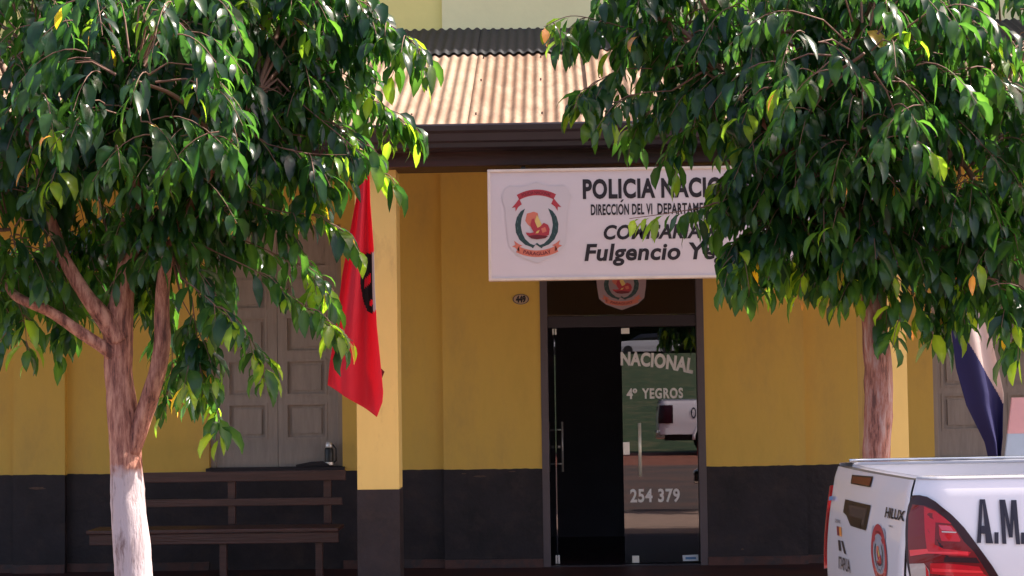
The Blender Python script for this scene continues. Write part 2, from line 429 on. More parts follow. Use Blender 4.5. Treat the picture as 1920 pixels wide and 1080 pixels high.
b = MB(); b.box(-8.9, 8.9, D_W - .06, D_W - .037, z1r - .05, z1r + .018); b.build('roof_flashing', mat('dark flashing', (.05, .045, .05), .6, var=.4, scale=14), bld)
b = MB()
sl = (z1r - z0r) / (y1r - y0r)
def zl(y): return z0r + (y - y0r) * sl
b.extr([(12.7, zl(12.7) - .03), (15.64, zl(15.64) - .03), (15.64, zl(15.64) - .06), (12.7, zl(12.7) - .06)], -8.9, 8.9)
b.build('porch_ceiling', mat('dark porch boards', (.05, .03, .022), .6, var=.3, scale=6, stretch=(5, .4, 1)), bld)
# closed porch ends so that the low sky does not flood it
# entrance -------------------------------------------------------
dY = D_P + .045
djL, djR = xs(1014, D_P) , xs(1321, D_P)
door = MB()
zt = 2.62
jw = .062
door.box(djL, djL + jw, D_P - .012, D_P + .12, FL, zt); door.box(djR - jw, djR, D_P - .012, D_P + .12, FL, zt)
door.box(djL + jw, djR - jw, D_P - .01, D_P + .12, zt - .06, zt)
ent = door.build('entrance_frame', frameal, bld, bevel=.004)
ztr0, ztr1 = Z(1166, 613, dY), Z(1166, 592, dY)
MB().box(djL + jw, djR - jw, dY - .03, dY + .05, ztr0, ztr1).build('transom_rail', darkfr, ent, bevel=.003)
MB().box(djL + jw, djR - jw, dY, dY + .01, ztr1, zt - .06).build('transom_glass', glass, ent)
MB().box(djL + jw, djR - jw, D_P - .01, D_P + .2, FL - .003, FL + .012).build('threshold', darkfr, ent)

# crest artwork in unit space (width 1, u 0..1, v 0..1.1)
c_grey = mat('crest pale grey', (.50, .46, .46), .5); c_red = mat('crest crimson', (.42, .035, .05), .5); c_or = mat('crest salmon', (.62, .17, .11), .5)
c_gr = mat('crest laurel green', (.02, .05, .05), .5); c_gl = mat('crest laurel light', (.07, .12, .12), .5)
c_yl = mat('crest yellow', (.70, .52, .16), .5); c_dk = mat('crest maroon', (.15, .01, .02), .5)
def arcband(cx, cy, r0, r1, a0, a1, n=14, e=1.0):
    o = [(cx + r1 * math.cos(R(a0 + (a1 - a0) * i / n)), cy + e * r1 * math.sin(R(a0 + (a1 - a0) * i / n))) for i in range(n + 1)]
    i_ = [(cx + r0 * math.cos(R(a0 + (a1 - a0) * i / n)), cy + e * r0 * math.sin(R(a0 + (a1 - a0) * i / n))) for i in range(n + 1)]
    return o + i_[::-1]
def crest(name, fn, parent, shield=True, shieldmat=None, ring=False):
    mats = [shieldmat or c_grey, c_red, c_or, c_gr, c_gl, c_yl, c_dk]
    s = MB()
    if shield:
        s.m = 0
        flat(s, [[(.0, .86), (.05, .97), (.12, 1.02), (.25, 1.0), (.38, 1.02), (.5, 1.07), (.62, 1.02), (.75, 1.0), (.88, 1.02), (.95, .97), (1.0, .86), (.95, .70), (.93, .4), (.9, .18), (.78, .06), (.62, -.01), (.5, -.06), (.38, -.01), (.22, .06), (.1, .18), (.07, .4), (.05, .70)]], fn, 1)
    if ring:
        s.m = 1; flat(s, [arcband(.5, .5, .40, .54, 0, 359.9, 40, 1.05)], fn, 2)
        s.m = 0; flat(s, [arcband(.5, .5, .30, .335, 0, 359.9, 40, 1.05)], fn, 2)
    # upper ribbon
    s.m = 1
    flat(s, [arcband(.5, .36, .52, .60, 62, 118, 12)], fn, 2)
    flat(s, [[(.24, .82), (.30, .89), (.255, .83), (.29, .76), (.235, .72), (.20, .66), (.195, .72), (.145, .71), (.20, .77)]], fn, 2)
    flat(s, [[(.76, .82), (.80, .77), (.855, .71), (.805, .72), (.80, .66), (.765, .72), (.71, .76), (.745, .83), (.70, .89)]], fn, 2)
    # lower ribbon
    s.m = 2
    flat(s, [arcband(.5, .72, .60, .69, 244, 296, 12)], fn, 2)
    flat(s, [[(.24, .17), (.245, .10), (.19, .16), (.14, .18), (.19, .20), (.17, .26), (.24, .21), (.29, .19)]], fn, 2)
    flat(s, [[(.76, .17), (.71, .19), (.76, .21), (.83, .26), (.81, .20), (.86, .18), (.81, .16), (.755, .10)]], fn, 2)
    # laurel wreath
    s.m = 3
    flat(s, [[(.335, .70), (.27, .66), (.215, .58), (.19, .48), (.20, .37), (.25, .27), (.33, .20), (.44, .16), (.47, .19), (.40, .215), (.33, .28), (.29, .36), (.27, .47), (.285, .57)]], fn, 2)
    flat(s, [[(.665, .70), (.715, .57), (.73, .47), (.71, .36), (.67, .28), (.60, .215), (.53, .19), (.56, .16), (.67, .20), (.75, .27), (.80, .37), (.81, .48), (.785, .58), (.73, .66)]], fn, 2)
    flat(s, [[(.44, .15), (.48, .205), (.56, .15), (.58, .16), (.50, .225), (.42, .165)]], fn, 3)
    s.m = 4
    for sg in (-1, 1):
        for (u, v, a) in ((.245, .60, 70), (.225, .52, 85), (.225, .43, 100), (.25, .345, 120), (.30, .27, 140), (.37, .21, 155)):
            u_ = .5 + sg * (.5 - u); c, q = math.cos(R(a)) * sg, math.sin(R(a))
            flat(s, [[(u_ - c * .03, v + q * .03 if False else v - q * .03), (u_ + q * .008, v), (u_ + c * .03, v + q * .03), (u_ - q * .008, v)]], fn, 3)
    # centre figure: coloured country-like shape with a red animal mass
    s.m = 2; flat(s, [[(.36, .63), (.46, .655), (.515, .635), (.53, .55), (.47, .50), (.43, .43), (.37, .48), (.335, .53)]], fn, 2)
    s.m = 5; flat(s, [[(.505, .61), (.53, .56), (.56, .50), (.57, .47), (.52, .40), (.48, .46), (.47, .52)]], fn, 3)
    s.m = 1; flat(s, [[(.43, .55), (.46, .56), (.48, .50), (.51, .43), (.55, .45), (.60, .50), (.66, .47), (.685, .41), (.67, .33), (.58, .30), (.42, .305), (.36, .33), (.34, .37), (.40, .36), (.455, .37), (.42, .43), (.41, .48)]], fn, 4)
    s.m = 6; flat(s, [[(.37, .32), (.50, .335), (.66, .315), (.62, .285), (.50, .272), (.42, .285)]], fn, 5)
    s.m = 2; flat(s, [[(.56, .42), (.62, .44), (.64, .38), (.58, .36)]], fn, 5)
    s.m = 5; flat(s, [[(.50, .385), (.54, .40), (.52, .36), (.48, .355)]], fn, 6)
    o = s.build(name, mats, parent)
    # ribbon words
    t = MB()
    def wp(cx, cy, r, sign):
        def f(u, v):
            th = (u - .5) / r
            rr = r + sign * v
            return cx + rr * math.sin(th), cy + sign * rr * math.cos(th) if sign > 0 else cy - (r - v) * math.cos(th)
        return f
    flat_text(t, 'POLICIA NACIONAL', (.285, -.024, .715, .022), fn, 3, warp=wp(.5, .36, .56, 1), bold=.01)
    t.build('crest_lettering', c_dk, o); t = MB()
    flat_text(t, 'PARAGUAY', (.30, -.024, .70, .026), fn, 3, warp=wp(.5, .72, .645, -1), bold=.02)
    t.build('crest_lettering', c_dk, o)
    return o

def plane_fn(px0, py0, px1, py1, Y, ulen=1., vlen=1.07, lift=.0012):
    """unit artwork onto a vertical plane at depth Y, spanning the given box of that plane"""
    a = at(px0, (py0 + py1) / 2, Y).x; b_ = at(px1, (py0 + py1) / 2, Y).x
    z1 = at((px0 + px1) / 2, py0, Y).z; z0 = at((px0 + px1) / 2, py1, Y).z
    return lambda u, v, l: (a + (b_ - a) * u, Y - lift * (l + 1), z0 + (z1 - z0) * v / vlen)

crest('crest_decal', plane_fn(1112, 478, 1218, 576, dY - .002), ent, shieldmat=mat('decal pink grey', (.34, .24, .26), .5))

# door leaves
leafL0 = djL + jw
zd1 = ztr0 - .008; zd0 = FL + .02
def leaf_fittings(p, xh, nm='patch_fitting'):
    pass
lx0, lx1 = X(1168, 800, dY), djR - jw - .004
leaf = empty('door_leaf', (lx1, dY + .02, 0), None, None)
leaf.parent = bld; leaf.matrix_parent_inverse = parent_inv(bld)
dl = MB().box(lx0, lx1, dY + .015, dY + .025, zd0, zd1).build('glass_pane', glass, leaf)
MB().box(lx0, lx0 + .07, dY + .004, dY + .036, zd1 - .05, zd1).build('patch_fitting', steel, leaf, bevel=.003); MB().box(lx0 + .06, lx0 + .12, dY + .004, dY + .036, zd0, zd0 + .06).build('patch_fitting', steel, leaf, bevel=.003)
b = MB(); b.box(lx0, lx0 + .055, dY + .0, dY + .04, Z(1170, 853, dY), Z(1170, 829, dY)); b.build('lock', steel, leaf, bevel=.003)
hx = X(1200, 840, dY)
b = MB(); b.tube([(hx, dY - .045, Z(1200, 893, dY)), (hx, dY - .045, Z(1200, 793, dY))], .0135, 12)
for q in (.12, .88):
    zz = Z(1200, 893, dY) + q * (Z(1200, 793, dY) - Z(1200, 893, dY)); b.tube([(hx, dY - .045, zz), (hx, dY + .016, zz)], .008, 8)
b.build('handle', mat('pale steel bar', (.92, .86, .70), .35, metal=.35), leaf, smooth=True)
fnL = lambda u, v, l: (u, dY + .014 - .001 * l, v)
t = MB()
x0, x1 = X(1164, 680, dY), X(1302, 680, dY)
cxx = X(1120, 680, dY); rr = 2.0; zc0 = Z(1175, 690, dY) 
def arcw(u, v):
    f = (u - x0) / (x1 - x0)
    return u + v * .18 * f, Z(1200, 685, dY) - .085 * max(0, f) ** 1.8 + v * (1 + .12 * f)
flat_text(t, 'NACIONAL', (x0, 0, x1 - .015, .118), fnL, 1, warp=arcw, bold=.045, spacing=1.05)
t.build('lettering', glassletter, leaf); t = MB()
flat_text(t, '4º', (X(1175, 737, dY), Z(1200, 748, dY), X(1195, 737, dY), Z(1200, 728, dY)), fnL, 1, bold=.035)
t.build('lettering', glassletter, leaf); t = MB()
flat_text(t, 'YEGROS', (X(1204, 737, dY), Z(1200, 748, dY), X(1281, 737, dY), Z(1200, 728, dY)), fnL, 1, bold=.035, spacing=1.15)
t.build('lettering', glassletter, leaf); t = MB()
flat_text(t, '254 379', (X(1182, 930, dY), Z(1200, 943, dY), X(1275, 930, dY), Z(1200, 917, dY)), fnL, 1, bold=.03, spacing=1.1)
t.build('lettering', glassletter, leaf)
b = MB(); flat(b, [[(lx1 - .14, zd0 + .01), (lx1 - .01, zd0 + .012), (lx1 - .012, zd0 + .065), (lx1 - .145, zd0 + .06)]], fnL, 1)
b.m = 1; flat(b, [[(lx1 - .12, zd0 + .025), (lx1 - .03, zd0 + .026), (lx1 - .032, zd0 + .045), (lx1 - .12, zd0 + .045)]], fnL, 2)
b.build('sticker', [mat('sticker white', (.6, .65, .7), .5), mat('sticker blue', (.08, .2, .4), .5)], leaf)
leaf.rotation_euler = (0, 0, R(-2.0))
# opened left leaf, edge-on to the street
ox = X(1042, 800, dY)
leaf2 = empty('door_leaf', (ox, dY + .02, 0), None, None); leaf2.parent = bld; leaf2.matrix_parent_inverse = parent_inv(bld)
MB().box(ox - .005, ox + .005, dY + .03, dY + .70, zd0, zd1).build('glass_pane', glass, leaf2)
for q0, q1 in ((zd1 - .05, zd1 + .002), (zd0, zd0 + .07)): MB().box(ox - .018, ox + .018, dY + .03, dY + .10, q0, q1).build('patch_fitting', steel, leaf2, bevel=.003)
b = MB(); z0, z1 = Z(1042, 885, dY + .6), Z(1042, 791, dY + .6)
for sx in (-1, 1):
    xh = ox + .058 * sx
    b.tube([(xh, dY + .62, z0), (xh, dY + .62, z1)], .009, 10)
    for q in (.16, .84): b.tube([(xh, dY + .62, z0 + q * (z1 - z0)), (ox + .006 * sx, dY + .62, z0 + q * (z1 - z0))], .008, 8)
    b.tube([(ox + .012 * sx, dY + .62, (z0 + z1) / 2), (ox + .04 * sx, dY + .62, (z0 + z1) / 2)], .013, 8)
b.build('handle', steel, leaf2, smooth=True)

# shuttered windows ------------------------------------------------
def shutter_window(x0, x1, z0, z1, xm, panx, pz0, pitchz, ph):
    fr = MB(); yf = D_W + .10; fw = .05
    fr.box(x0, x0 + fw, yf - .03, yf + .1, z0, z1); fr.box(x1 - fw, x1, yf - .03, yf + .1, z0, z1); fr.box(x0 + fw, x1 - fw, yf - .03, yf + .1, z1 - .06, z1)
    w_ = fr.build('window', shutw, bld, bevel=.005)
    MB().box(x0 - .02, x1 + .02, D_W - .05, D_W + .2, z0 - .035, z0 - .001).build('window_sill', dado, w_, bevel=.004)
    for (a, c, (pa, pc)) in ((x0 + fw, xm - .002, panx[0]), (xm + .002, x1 - fw, panx[1])):
        s = MB()
        s.box(a, c, yf + .026, yf + .055, z0, z1 - .06)
        nz = int((z1 - .12 - pz0) / pitchz)
        yb = yf + .026
        # raised stiles and rails, so the fields sit back
        s.box(a, pa, yf - .006, yb, z0, z1 - .06); s.box(pc, c, yf - .006, yb, z0, z1 - .06)
        zz = z0
        for k in range(nz + 1):
            zt_ = pz0 + k * pitchz
            s.box(pa, pc, yf - .006, yb, zz, min(zt_, z1 - .06)); zz = zt_ + ph
            if k < nz:
                q = .026          # moulding ring and raised field
                for (i0, y_, z_) in ((0, yf - .012, 0),):
                    s.box(pa - .008, pa + .012, yf - .014, yb, zt_ - .008, zz + .008); s.box(pc - .012, pc + .008, yf - .014, yb, zt_ - .008, zz + .008)
                    s.box(pa + .012, pc - .012, yf - .014, yb, zt_ - .008, zt_ + .012); s.box(pa + .012, pc - .012, yf - .014, yb, zz - .012, zz + .008)
                s.box(pa + .045, pc - .045, yf + .006, yb, zt_ + .042, zz - .042)
        s.build('shutter', shutw, w_)
D_S = D_W + .09
shutter_window(winL0, winL1, sillz, winTop, X(521, 800, D_S), ((X(428, 790, D_S), X(500, 790, D_S)), (X(537, 790, D_S), X(612, 790, D_S))), Z(570, 822, D_S), .372, .30)
sillr = Z(1800, 866, D_W)
shutter_window(winR0, winR1, sillz, winTop, X(1868, 760, D_S), ((X(1768, 790, D_S), X(1838, 790, D_S)), (X(1892, 790, D_S), X(1960, 790, D_S))), Z(1800, 806, D_S), .372, .30)

# ------------------------------------------------------------------ sign
sgY = 12.35
P = [at(913, 319, sgY), at(917, 527, sgY)]
sx0 = (P[0].x + P[1].x) / 2; sz1, sz0 = at(1200, 313.5, sgY).z, at(1200, 522.5, sgY).z
sx1 = X(1745, 440, sgY)
sign = empty('police_sign', ((sx0 + sx1) / 2, sgY, sz0), 'long white hanging sign with crest and black lettering below the porch gutter', 'sign')
MB().box(sx0 + .015, sx1 - .015, sgY + .005, sgY + .10, sz0 + .015, sz1 - .015).build('panel', white, sign)
b = MB(); fw = .018
b.box(sx0, sx1, sgY - .006, sgY + .106, sz0, sz0 + fw); b.box(sx0, sx1, sgY - .006, sgY + .106, sz1 - fw, sz1)
b.box(sx0, sx0 + fw, sgY - .0055, sgY + .1055, sz0 + fw, sz1 - fw); b.box(sx1 - fw, sx1, sgY - .0055, sgY + .1055, sz0 + fw, sz1 - fw)
b.build('frame', signframe, sign, bevel=.003)
crest('emblem', plane_fn(941, 350, 1072, 486, sgY + .004, vlen=1.0), sign, shieldmat=mat('faint crest shield', (.60, .53, .545), .5))
fs = lambda u, v, l: (u, sgY + .004 - .0012 * l, v)
def signtext(s, px0, px1, py0, py1, **k):
    t = MB(); flat_text(t, s, (X(px0, py1, sgY), Z((px0 + px1) / 2, py1, sgY) , X(px1, py0, sgY), Z((px0 + px1) / 2, py0, sgY)), fs, 1, **k)
    t.build('lettering', ink, sign)
signtext('POLICIA NACIONAL', 1093, 1426, 333, 371, bold=.04, spacing=1.08)
signtext('DIRECCION DEL VI', 1108, 1223, 382, 403, bold=.030, spacing=1.08)
signtext('DEPARTAMENTO', 1233, 1352, 380, 401, bold=.030, spacing=1.08)
t = MB(); flat(t, [[(X(1163, 378, sgY), Z(1163, 379, sgY)), (X(1166, 378, sgY), Z(1163, 379, sgY)), (X(1170, 378, sgY), Z(1163, 374, sgY)), (X(1166, 378, sgY), Z(1163, 374, sgY))]], fs, 1); t.build('accent', ink, sign)
signtext('COMISARIA 4ª', 1132, 1356, 420, 448, bold=.035, shear=.22, spacing=1.06)
signtext('Fulgencio Yegros', 1096, 1425, 455, 497, bold=.030, shear=.16, spacing=1.05)
b = MB(); flat(b, [[(X(1640, 420, sgY), sz0 + .02), (sx1 - .02, sz0 + .02), (sx1 - .02, Z(1700, 413, sgY)), (X(1640, 420, sgY), Z(1700, 413, sgY))]], fs, 1)
b.build('dark_print', mat('dark violet print', (.028, .018, .05), .5), sign)
b = MB()
for q in (.08, .92):
    b = MB(); x = sx0 + (sx1 - sx0) * q; b.box(x - .015, x + .015, sgY + .107, 12.72, sz1 - .03, sz1 - .02); b.box(x - .015, x + .015, 12.70, 12.72, sz1 - .02, zc - .001)
    b.build('bracket', gutterm, sign)

# house number plate
nY = D_P - .012
fn = plane_fn(961, 551, 992, 571, nY, vlen=1.)
b = MB(); pl = [(.5 + .5 * math.cos(a * math.pi / 12), .5 + .5 * math.sin(a * math.pi / 12)) for a in range(24)]
vs = [fn(u, v, 0) for u, v in pl]; vb = [(x, D_P - .001, z) for x, y, z in vs]
b.add(vs + vb, [tuple(range(24))] + [(i, (i + 1) % 24, 24 + (i + 1) % 24, 24 + i) for i in range(24)])
num = b.build('house_number', mat('enamel plate', (.52, .36, .24), .4)); tag(num, 'small oval enamel house number plate reading 449 left of the entrance', 'number plate')
b = MB(); flat(b, [arcband(.5, .5, .44, .485, 0, 359.9, 30)], fn, 1); flat_text(b, '449', (.2, .16, .8, .84), fn, 1, bold=.06); b.build('lettering', ink, num)

# ------------------------------------------------------------------ bench
def bench():
    Yb = 14.75
    xl, xr = X(186, 990, Yb), X(648, 890, Yb)
    o = empty('bench', ((xl + xr) / 2, Yb, FL), 'long dark brown wooden slatted bench against the wall under the shuttered window', 'bench')
    xs_ = X(634, 1000, Yb - .42)
    def slat(px0_, x0, x1, y, py0, py1, nm, t=.025):
        MB().box(x0, x1, y, y + t, Z(450, py1, y), Z(450, py0, y)).build(nm, benchw, o, bevel=.004)
    slat(0, xl + .12, xr, Yb, 884, 903, 'back_slat', .03)
    slat(0, xl + .12, X(641, 940, Yb), Yb, 935, 949, 'back_slat')
    y = Yb - .42; zt_ = Z(450, 992, y)
    MB().box(xl, xs_, y, y + .42, zt_ - .03, zt_).build('seat', benchw, o, bevel=.005)
    MB().box(xl + .02, xs_, y + .02, y + .05, zt_ - .115, zt_ - .032).build('seat_apron', benchw, o, bevel=.004)
    for px in (250, 433, 613):
        x = X(px, 950, Yb)
        t = MB(); t.box(x - .03, x + .03, Yb + .031, Yb + .075, zt_ + .001, Z(450, 886, Yb)); t.build('back_post', benchw, o, bevel=.004)
        for yy in (y + .06, Yb - .03):
            xx_ = X(px - 15, 1040, yy)
            MB().box(xx_ - .028, xx_ + .028, yy, yy + .05, FL, zt_ - .031 if yy > y + .1 else zt_ - .116).build('leg', benchw, o, bevel=.004)
    return o
bench()

# thermos on the window sill
x, y, z = X(617, 860, D_W - .0), D_W - .005, sillz
th = empty('thermos', (x, y, z), 'black and silver thermos flask standing at the right end of the window sill', 'thermos')
def lathe(name, prof, m, parent, c, n=20):
    b = MB(); vs = []; fs = []
    for r, zz in prof:
        for k in range(n): a = 2 * math.pi * k / n; vs.append((c[0] + r * math.cos(a), c[1] + r * math.sin(a), c[2] + zz))
    for i in range(len(prof) - 1):
        for k in range(n): fs.append((i * n + k, i * n + (k + 1) % n, (i + 1) * n + (k + 1) % n, (i + 1) * n + k))
    fs += [tuple(range(n))[::-1], tuple((len(prof) - 1) * n + k for k in range(n))]
    b.add(vs, fs); return b.build(name, m, parent, smooth=True)
blk = mat('black plastic', (.012, .012, .014), .35)
lathe('body', [(.036, 0), (.038, .01), (.038, .145), (.030, .16)], blk, th, (x, y, z))
lathe('steel_band', [(.0385, .012), (.0388, .02), (.0388, .035), (.0385, .04)], steel, th, (x, y, z))
lathe('lid', [(.030, .16), (.031, .175), (.026, .20), (.018, .212)], steel, th, (x, y, z))
b = MB(); b.tube([(x + .036, y, z + .03), (x + .06, y, z + .05), (x + .06, y, z + .15), (x + .03, y, z + .19)], .006, 8); b.build('handle', blk, th, smooth=True)
cloth = MB(); cloth.tube([(x - .28, y - .01, z + .006), (x - .15, y, z + .015), (x - .05, y - .01, z + .018), (x + .0, y - .05, z + .012)], [.01, .022, .024, .01], 10, jit=.4)
tag(cloth.build('cloth', mat('dark cloth', (.03, .025, .028), .9), smooth=True), 'crumpled dark cloth lying on the window sill beside the thermos', 'cloth')

# ------------------------------------------------------------------ flags
def drape(name, left, right, py0, py1, Y, m, parent, nfold, depth, mats=None, colfn=None, nu=40, nv=70, phase=0., bot=None):
    """hanging cloth between two pixel-measured edges of a plane at depth Y, gathered in real folds"""
    def interp(pl, y):
        for (xa, ya), (xb, yb) in zip(pl, pl[1:]):
            if y <= yb: return xa + (xb - xa) * max(0, (y - ya)) / (yb - ya)
        return pl[-1][0]
    b = MB(); vs = []; fs = []
    for j in range(nv + 1):
        for i in range(nu + 1):
            u = i / nu; v = j / nv
            yb = py1 if bot is None else bot(u)
            py = py0 + (yb - py0) * v
            px = interp(left, py) * (1 - u) + interp(right, py) * u
            p = at(px, py, Y)
            w_ = min(1, .15 + v * 1.2)
            p.y += depth * w_ * (math.sin(nfold * math.pi * 2 * u + phase + .8 * v) * .5 + .3 * noise.noise((u * 3, v * 2.2, phase)))
            vs.append(p)
    for j in range(nv):
        for i in range(nu):
            a = j * (nu + 1) + i; fs.append((a, a + 1, a + nu + 2, a + nu + 1))
            b.mi.append(colfn(i / nu, j / nv) if colfn else 0)
    b.v = [tuple(v) for v in vs]; b.f = fs
    bm_ = b.build(name, mats or m, parent, smooth=True)
    md = bm_.modifiers.new('thick', 'SOLIDIFY'); md.thickness = .0015
    return bm_
def cloth_mat(name, base):
    m = mat(name, base, .75, var=.05, scale=3)
    n = m.node_tree; L = n.links; b_ = n.nodes['Principled BSDF']; out = n.nodes['Material Output']
    tr = n.nodes.new('ShaderNodeBsdfTranslucent'); tr.inputs[0].default_value = (*base, 1)
    ms = n.nodes.new('ShaderNodeMixShader'); ms.inputs[0].default_value = .35
    L.new(b_.outputs[0], ms.inputs[1]); L.new(tr.outputs[0], ms.inputs[2]); L.new(ms.outputs[0], out.inputs[0]); return m
redc = cloth_mat('red flag cloth', (.74, .022, .05)); whc = cloth_mat('white flag cloth', (.62, .50, .48)); blc = cloth_mat('navy flag cloth', (.022, .022, .12))
blackc = cloth_mat('black flag print', (.02, .012, .014)); whitec = cloth_mat('white flag print', (.5, .45, .45))
fY = 11.95
flag = empty('red_flag', tuple(at(684, 296, fY)), 'limp red flag with black emblem hanging in front of the left porch column', 'flag')
left = [(678, 290), (668, 370), (655, 440), (640, 520), (628, 610), (617, 680), (613, 722)]
right = [(692, 290), (695, 380), (702, 470), (704, 540), (708, 610), (715, 680), (720, 735), (716, 782)]
def flagbot(u): return 722 + (782 - 722) * min(1, u / .92) - (28 * max(0, (u - .92) / .08))
def fcol(u, v):
    py = 290 + (flagbot(u) - 290) * v
    e = abs(py - 528) / 56
    if e < 1 and u > (.56 if py < 528 else .56 + .12 * e) + .10 * e ** 4:
        if u > .90: return 2
        if abs(py - 522 + 60 * (u - .78)) < 9 and .66 < u < .86: return 0
        if abs(py - 565) < 5 and u > .8: return 0
        return 1
    return 0
drape('cloth', left, right, 290, 782, fY, None, flag, 1.6, .10, mats=[redc, blackc, whitec], colfn=fcol, nu=60, nv=110, bot=flagbot)
pt = at(684, 290, fY)
b = MB(); b.tube([(pt.x + .05, 12.66, pt.z + .02), (pt.x, fY - .02, pt.z + .01), (pt.x - .08, fY - .5, pt.z + .03)], .011, 8); b.build('pole', mat('varnished pole', (.35, .2, .1), .4), flag, smooth=True)
# tail of the flag behind its hem
b = MB(); q = [at(714, 690, fY + .04), at(721, 697, fY + .04), at(715, 712, fY + .04)]; b.add(q + [p + Vector((0, .004, 0)) for p in q], [(0, 1, 2), (3, 5, 4), (0, 3, 4, 1), (1, 4, 5, 2), (2, 5, 3, 0)])
b.build('hem_corner', cloth_mat('dark red hem', (.12, .01, .02)), flag)

f2Y = 11.9
flag2 = empty('tricolour_flag', tuple(at(1800, 500, f2Y)), 'limp red, white and navy flag hanging before the right window above the pickup', 'flag')
left2 = [(1782, 480), (1783, 600), (1795, 690), (1815, 760), (1850, 830), (1868, 905)]
right2 = [(1812, 480), (1835, 560), (1862, 640), (1884, 738), (1882, 820), (1872, 905)]
def f2col(u, v):
    py = 480 + 425 * v
    # stripes run along the cloth's length, slanting
    if py < 575 and u > .2: return 0
    px = (1 - u) * 1 + 0
    t = .05 + (py - 590) / 150 * .85
    return 1 if u > t else 2
drape('cloth', left2, right2, 480, 905, f2Y, None, flag2, 1.2, .12, mats=[redc, whc, blc], colfn=f2col, nu=90, nv=140, phase=1.)
pt = at(1797, 480, f2Y)
b = MB(); b.tube([(pt.x, 12.66, pt.z + .6), (pt.x, f2Y - .02, pt.z + .01)], .011, 8); b.build('pole', MATS['varnished pole'], flag2, smooth=True)

# painted board standing beyond the pickup
bY = 10.3
bd = empty('sidewalk_board', tuple(Vector((X(1950, 800, bY), bY, .104))), 'upright board, pink above and pale blue below, standing on the pavement behind the pickup', 'board')
def bpt(px, py): return at(px, py, bY)
b = MB()
T = [bpt(1898, 746), bpt(2010, 744), bpt(2010, 812), bpt(1890, 813)]
b.m = 0; b.add(T + [p + Vector((0, .025, 0)) for p in T], [(0, 1, 2, 3), (4, 7, 6, 5), (0, 4, 5, 1), (1, 5, 6, 2), (3, 2, 6, 7), (0, 3, 7, 4)])
T = [T[3] - Vector((0, 0, .0005)), T[2] - Vector((0, 0, .0005)), bpt(2010, 1180), bpt(1848, 1180)]
b.m = 1; b.add(T + [p + Vector((0, .025, 0)) for p in T], [(0, 1, 2, 3), (4, 7, 6, 5), (0, 4, 5, 1), (1, 5, 6, 2), (3, 2, 6, 7), (0, 3, 7, 4)])
b.build('panel', [mat('pink board paint', (.62, .33, .36), .5, var=.08), mat('pale blue board paint', (.36, .46, .60), .5, var=.06)], bd)
b = MB()
for px in (1870, 1990):
    p = bpt(px, 1170); b.box(p.x - .02, p.x + .02, bY + .026, bY + .06, .10, 1.2)
b.build('leg', mat('board legs', (.3, .25, .2), .6), bd)

# ------------------------------------------------------------------ pickup
wpaint = mat('white car paint', (.88, .85, .90), .22, coat=.6, var=.02, scale=2)
blackpl = mat('black trim', (.012, .012, .015), .4); tyre = mat('tyre rubber', (.015, .015, .015), .8); rimm = mat('alloy rim', (.35, .35, .37), .35, metal=.9)
dglass = mat('dark car glass', (.01, .012, .015), .05, spec=.8); chrome = mat('chrome', (.8, .8, .8), .12, metal=1)
lens_d = mat('dark red lens', (.20, .004, .010), .2, coat=.25, spec=.3); lens_r = mat('red lens', (.58, .006, .020), .2, coat=.3, spec=.3); lens_b = mat('bright red reflector', (.92, .02, .04), .2, coat=.3)
lens_p = mat('pink red lens', (.70, .06, .11), .2, coat=.3); lens_k = mat('smoked lens', (.035, .006, .012), .25, coat=.15, spec=.25); lens_w = mat('clear reverse lens', (.55, .45, .42), .12, coat=1)
bedk = mat('bed liner', (.02, .02, .022), .7)

HW = .745      # half width at the rail
ZR = 1.262
def bedpath():
    pts = []
    L = 2.05
    pts.append((L, HW + .02)); 
    for i in range(1, 60): pts.append((L - (L - .13) * i / 60, HW + .02 - .02 * (i / 60) ** 2))
    for i in range(13):
        a = R(90 + 90 * i / 12); pts.append((.13 + .13 * math.cos(a), HW - .13 + .13 * math.sin(a)))
    for i in range(1, 50):
        t = i / 50; pts.append((-.018 * math.sin(math.pi * t), HW - .13 - (2 * HW - .26) * t))
    for i in range(13):
        a = R(180 + 90 * i / 12); pts.append((.13 + .13 * math.cos(a), -HW + .13 + .13 * math.sin(a)))
    for i in range(1, 60): pts.append((.13 + (L - .13) * i / 60, -HW - .02 * (i / 60) ** 2))
    pts.append((L, -HW - .02))
    return np.array(pts)
BP = bedpath(); seg = np.sqrt(((BP[1:] - BP[:-1]) ** 2).sum(1)); BS = np.concatenate([[0], np.cumsum(seg)])
def bulge(z): 
    if z > 1.20: return -.35 * (z - 1.20) 
    return .045 * math.sin(min(1, max(0, (1.20 - z) / .5)) * math.pi * .62)
def surf(s, z, off=0.):
    x = np.interp(s, BS, BP[:, 0]); y = np.interp(s, BS, BP[:, 1])
    e = .015
    tx = np.interp(s + e, BS, BP[:, 0]) - np.interp(s - e, BS, BP[:, 0]); ty = np.interp(s + e, BS, BP[:, 1]) - np.interp(s - e, BS, BP[:, 1])
    l = math.hypot(tx, ty); nx, ny = -ty / l, tx / l     # outward for this winding?
    cx_, cy_ = 1.0, 0
    if nx * (x - cx_) + ny * (y - cy_) < 0: nx, ny = -nx, -ny
    o = bulge(z) + off
    return Vector((x + nx * o, y + ny * o, z))
S_TG0 = BS[60 + 9]; S_TG1 = BS[60 + 13 + 49 + 3]     # tailgate edges along path (left end, right end)

def truck_root(name, corner, ang, label, group=None):
    # corner: world xy of the near (right) rear rail corner, local (0.04,-HW)
    c, s_ = math.cos(ang), math.sin(ang)
    lx, ly = .05, -HW
    return empty(name, (corner[0] - (c * lx - s_ * ly), corner[1] - (s_ * lx + c * ly), 0), label, 'pickup truck', group, ang)

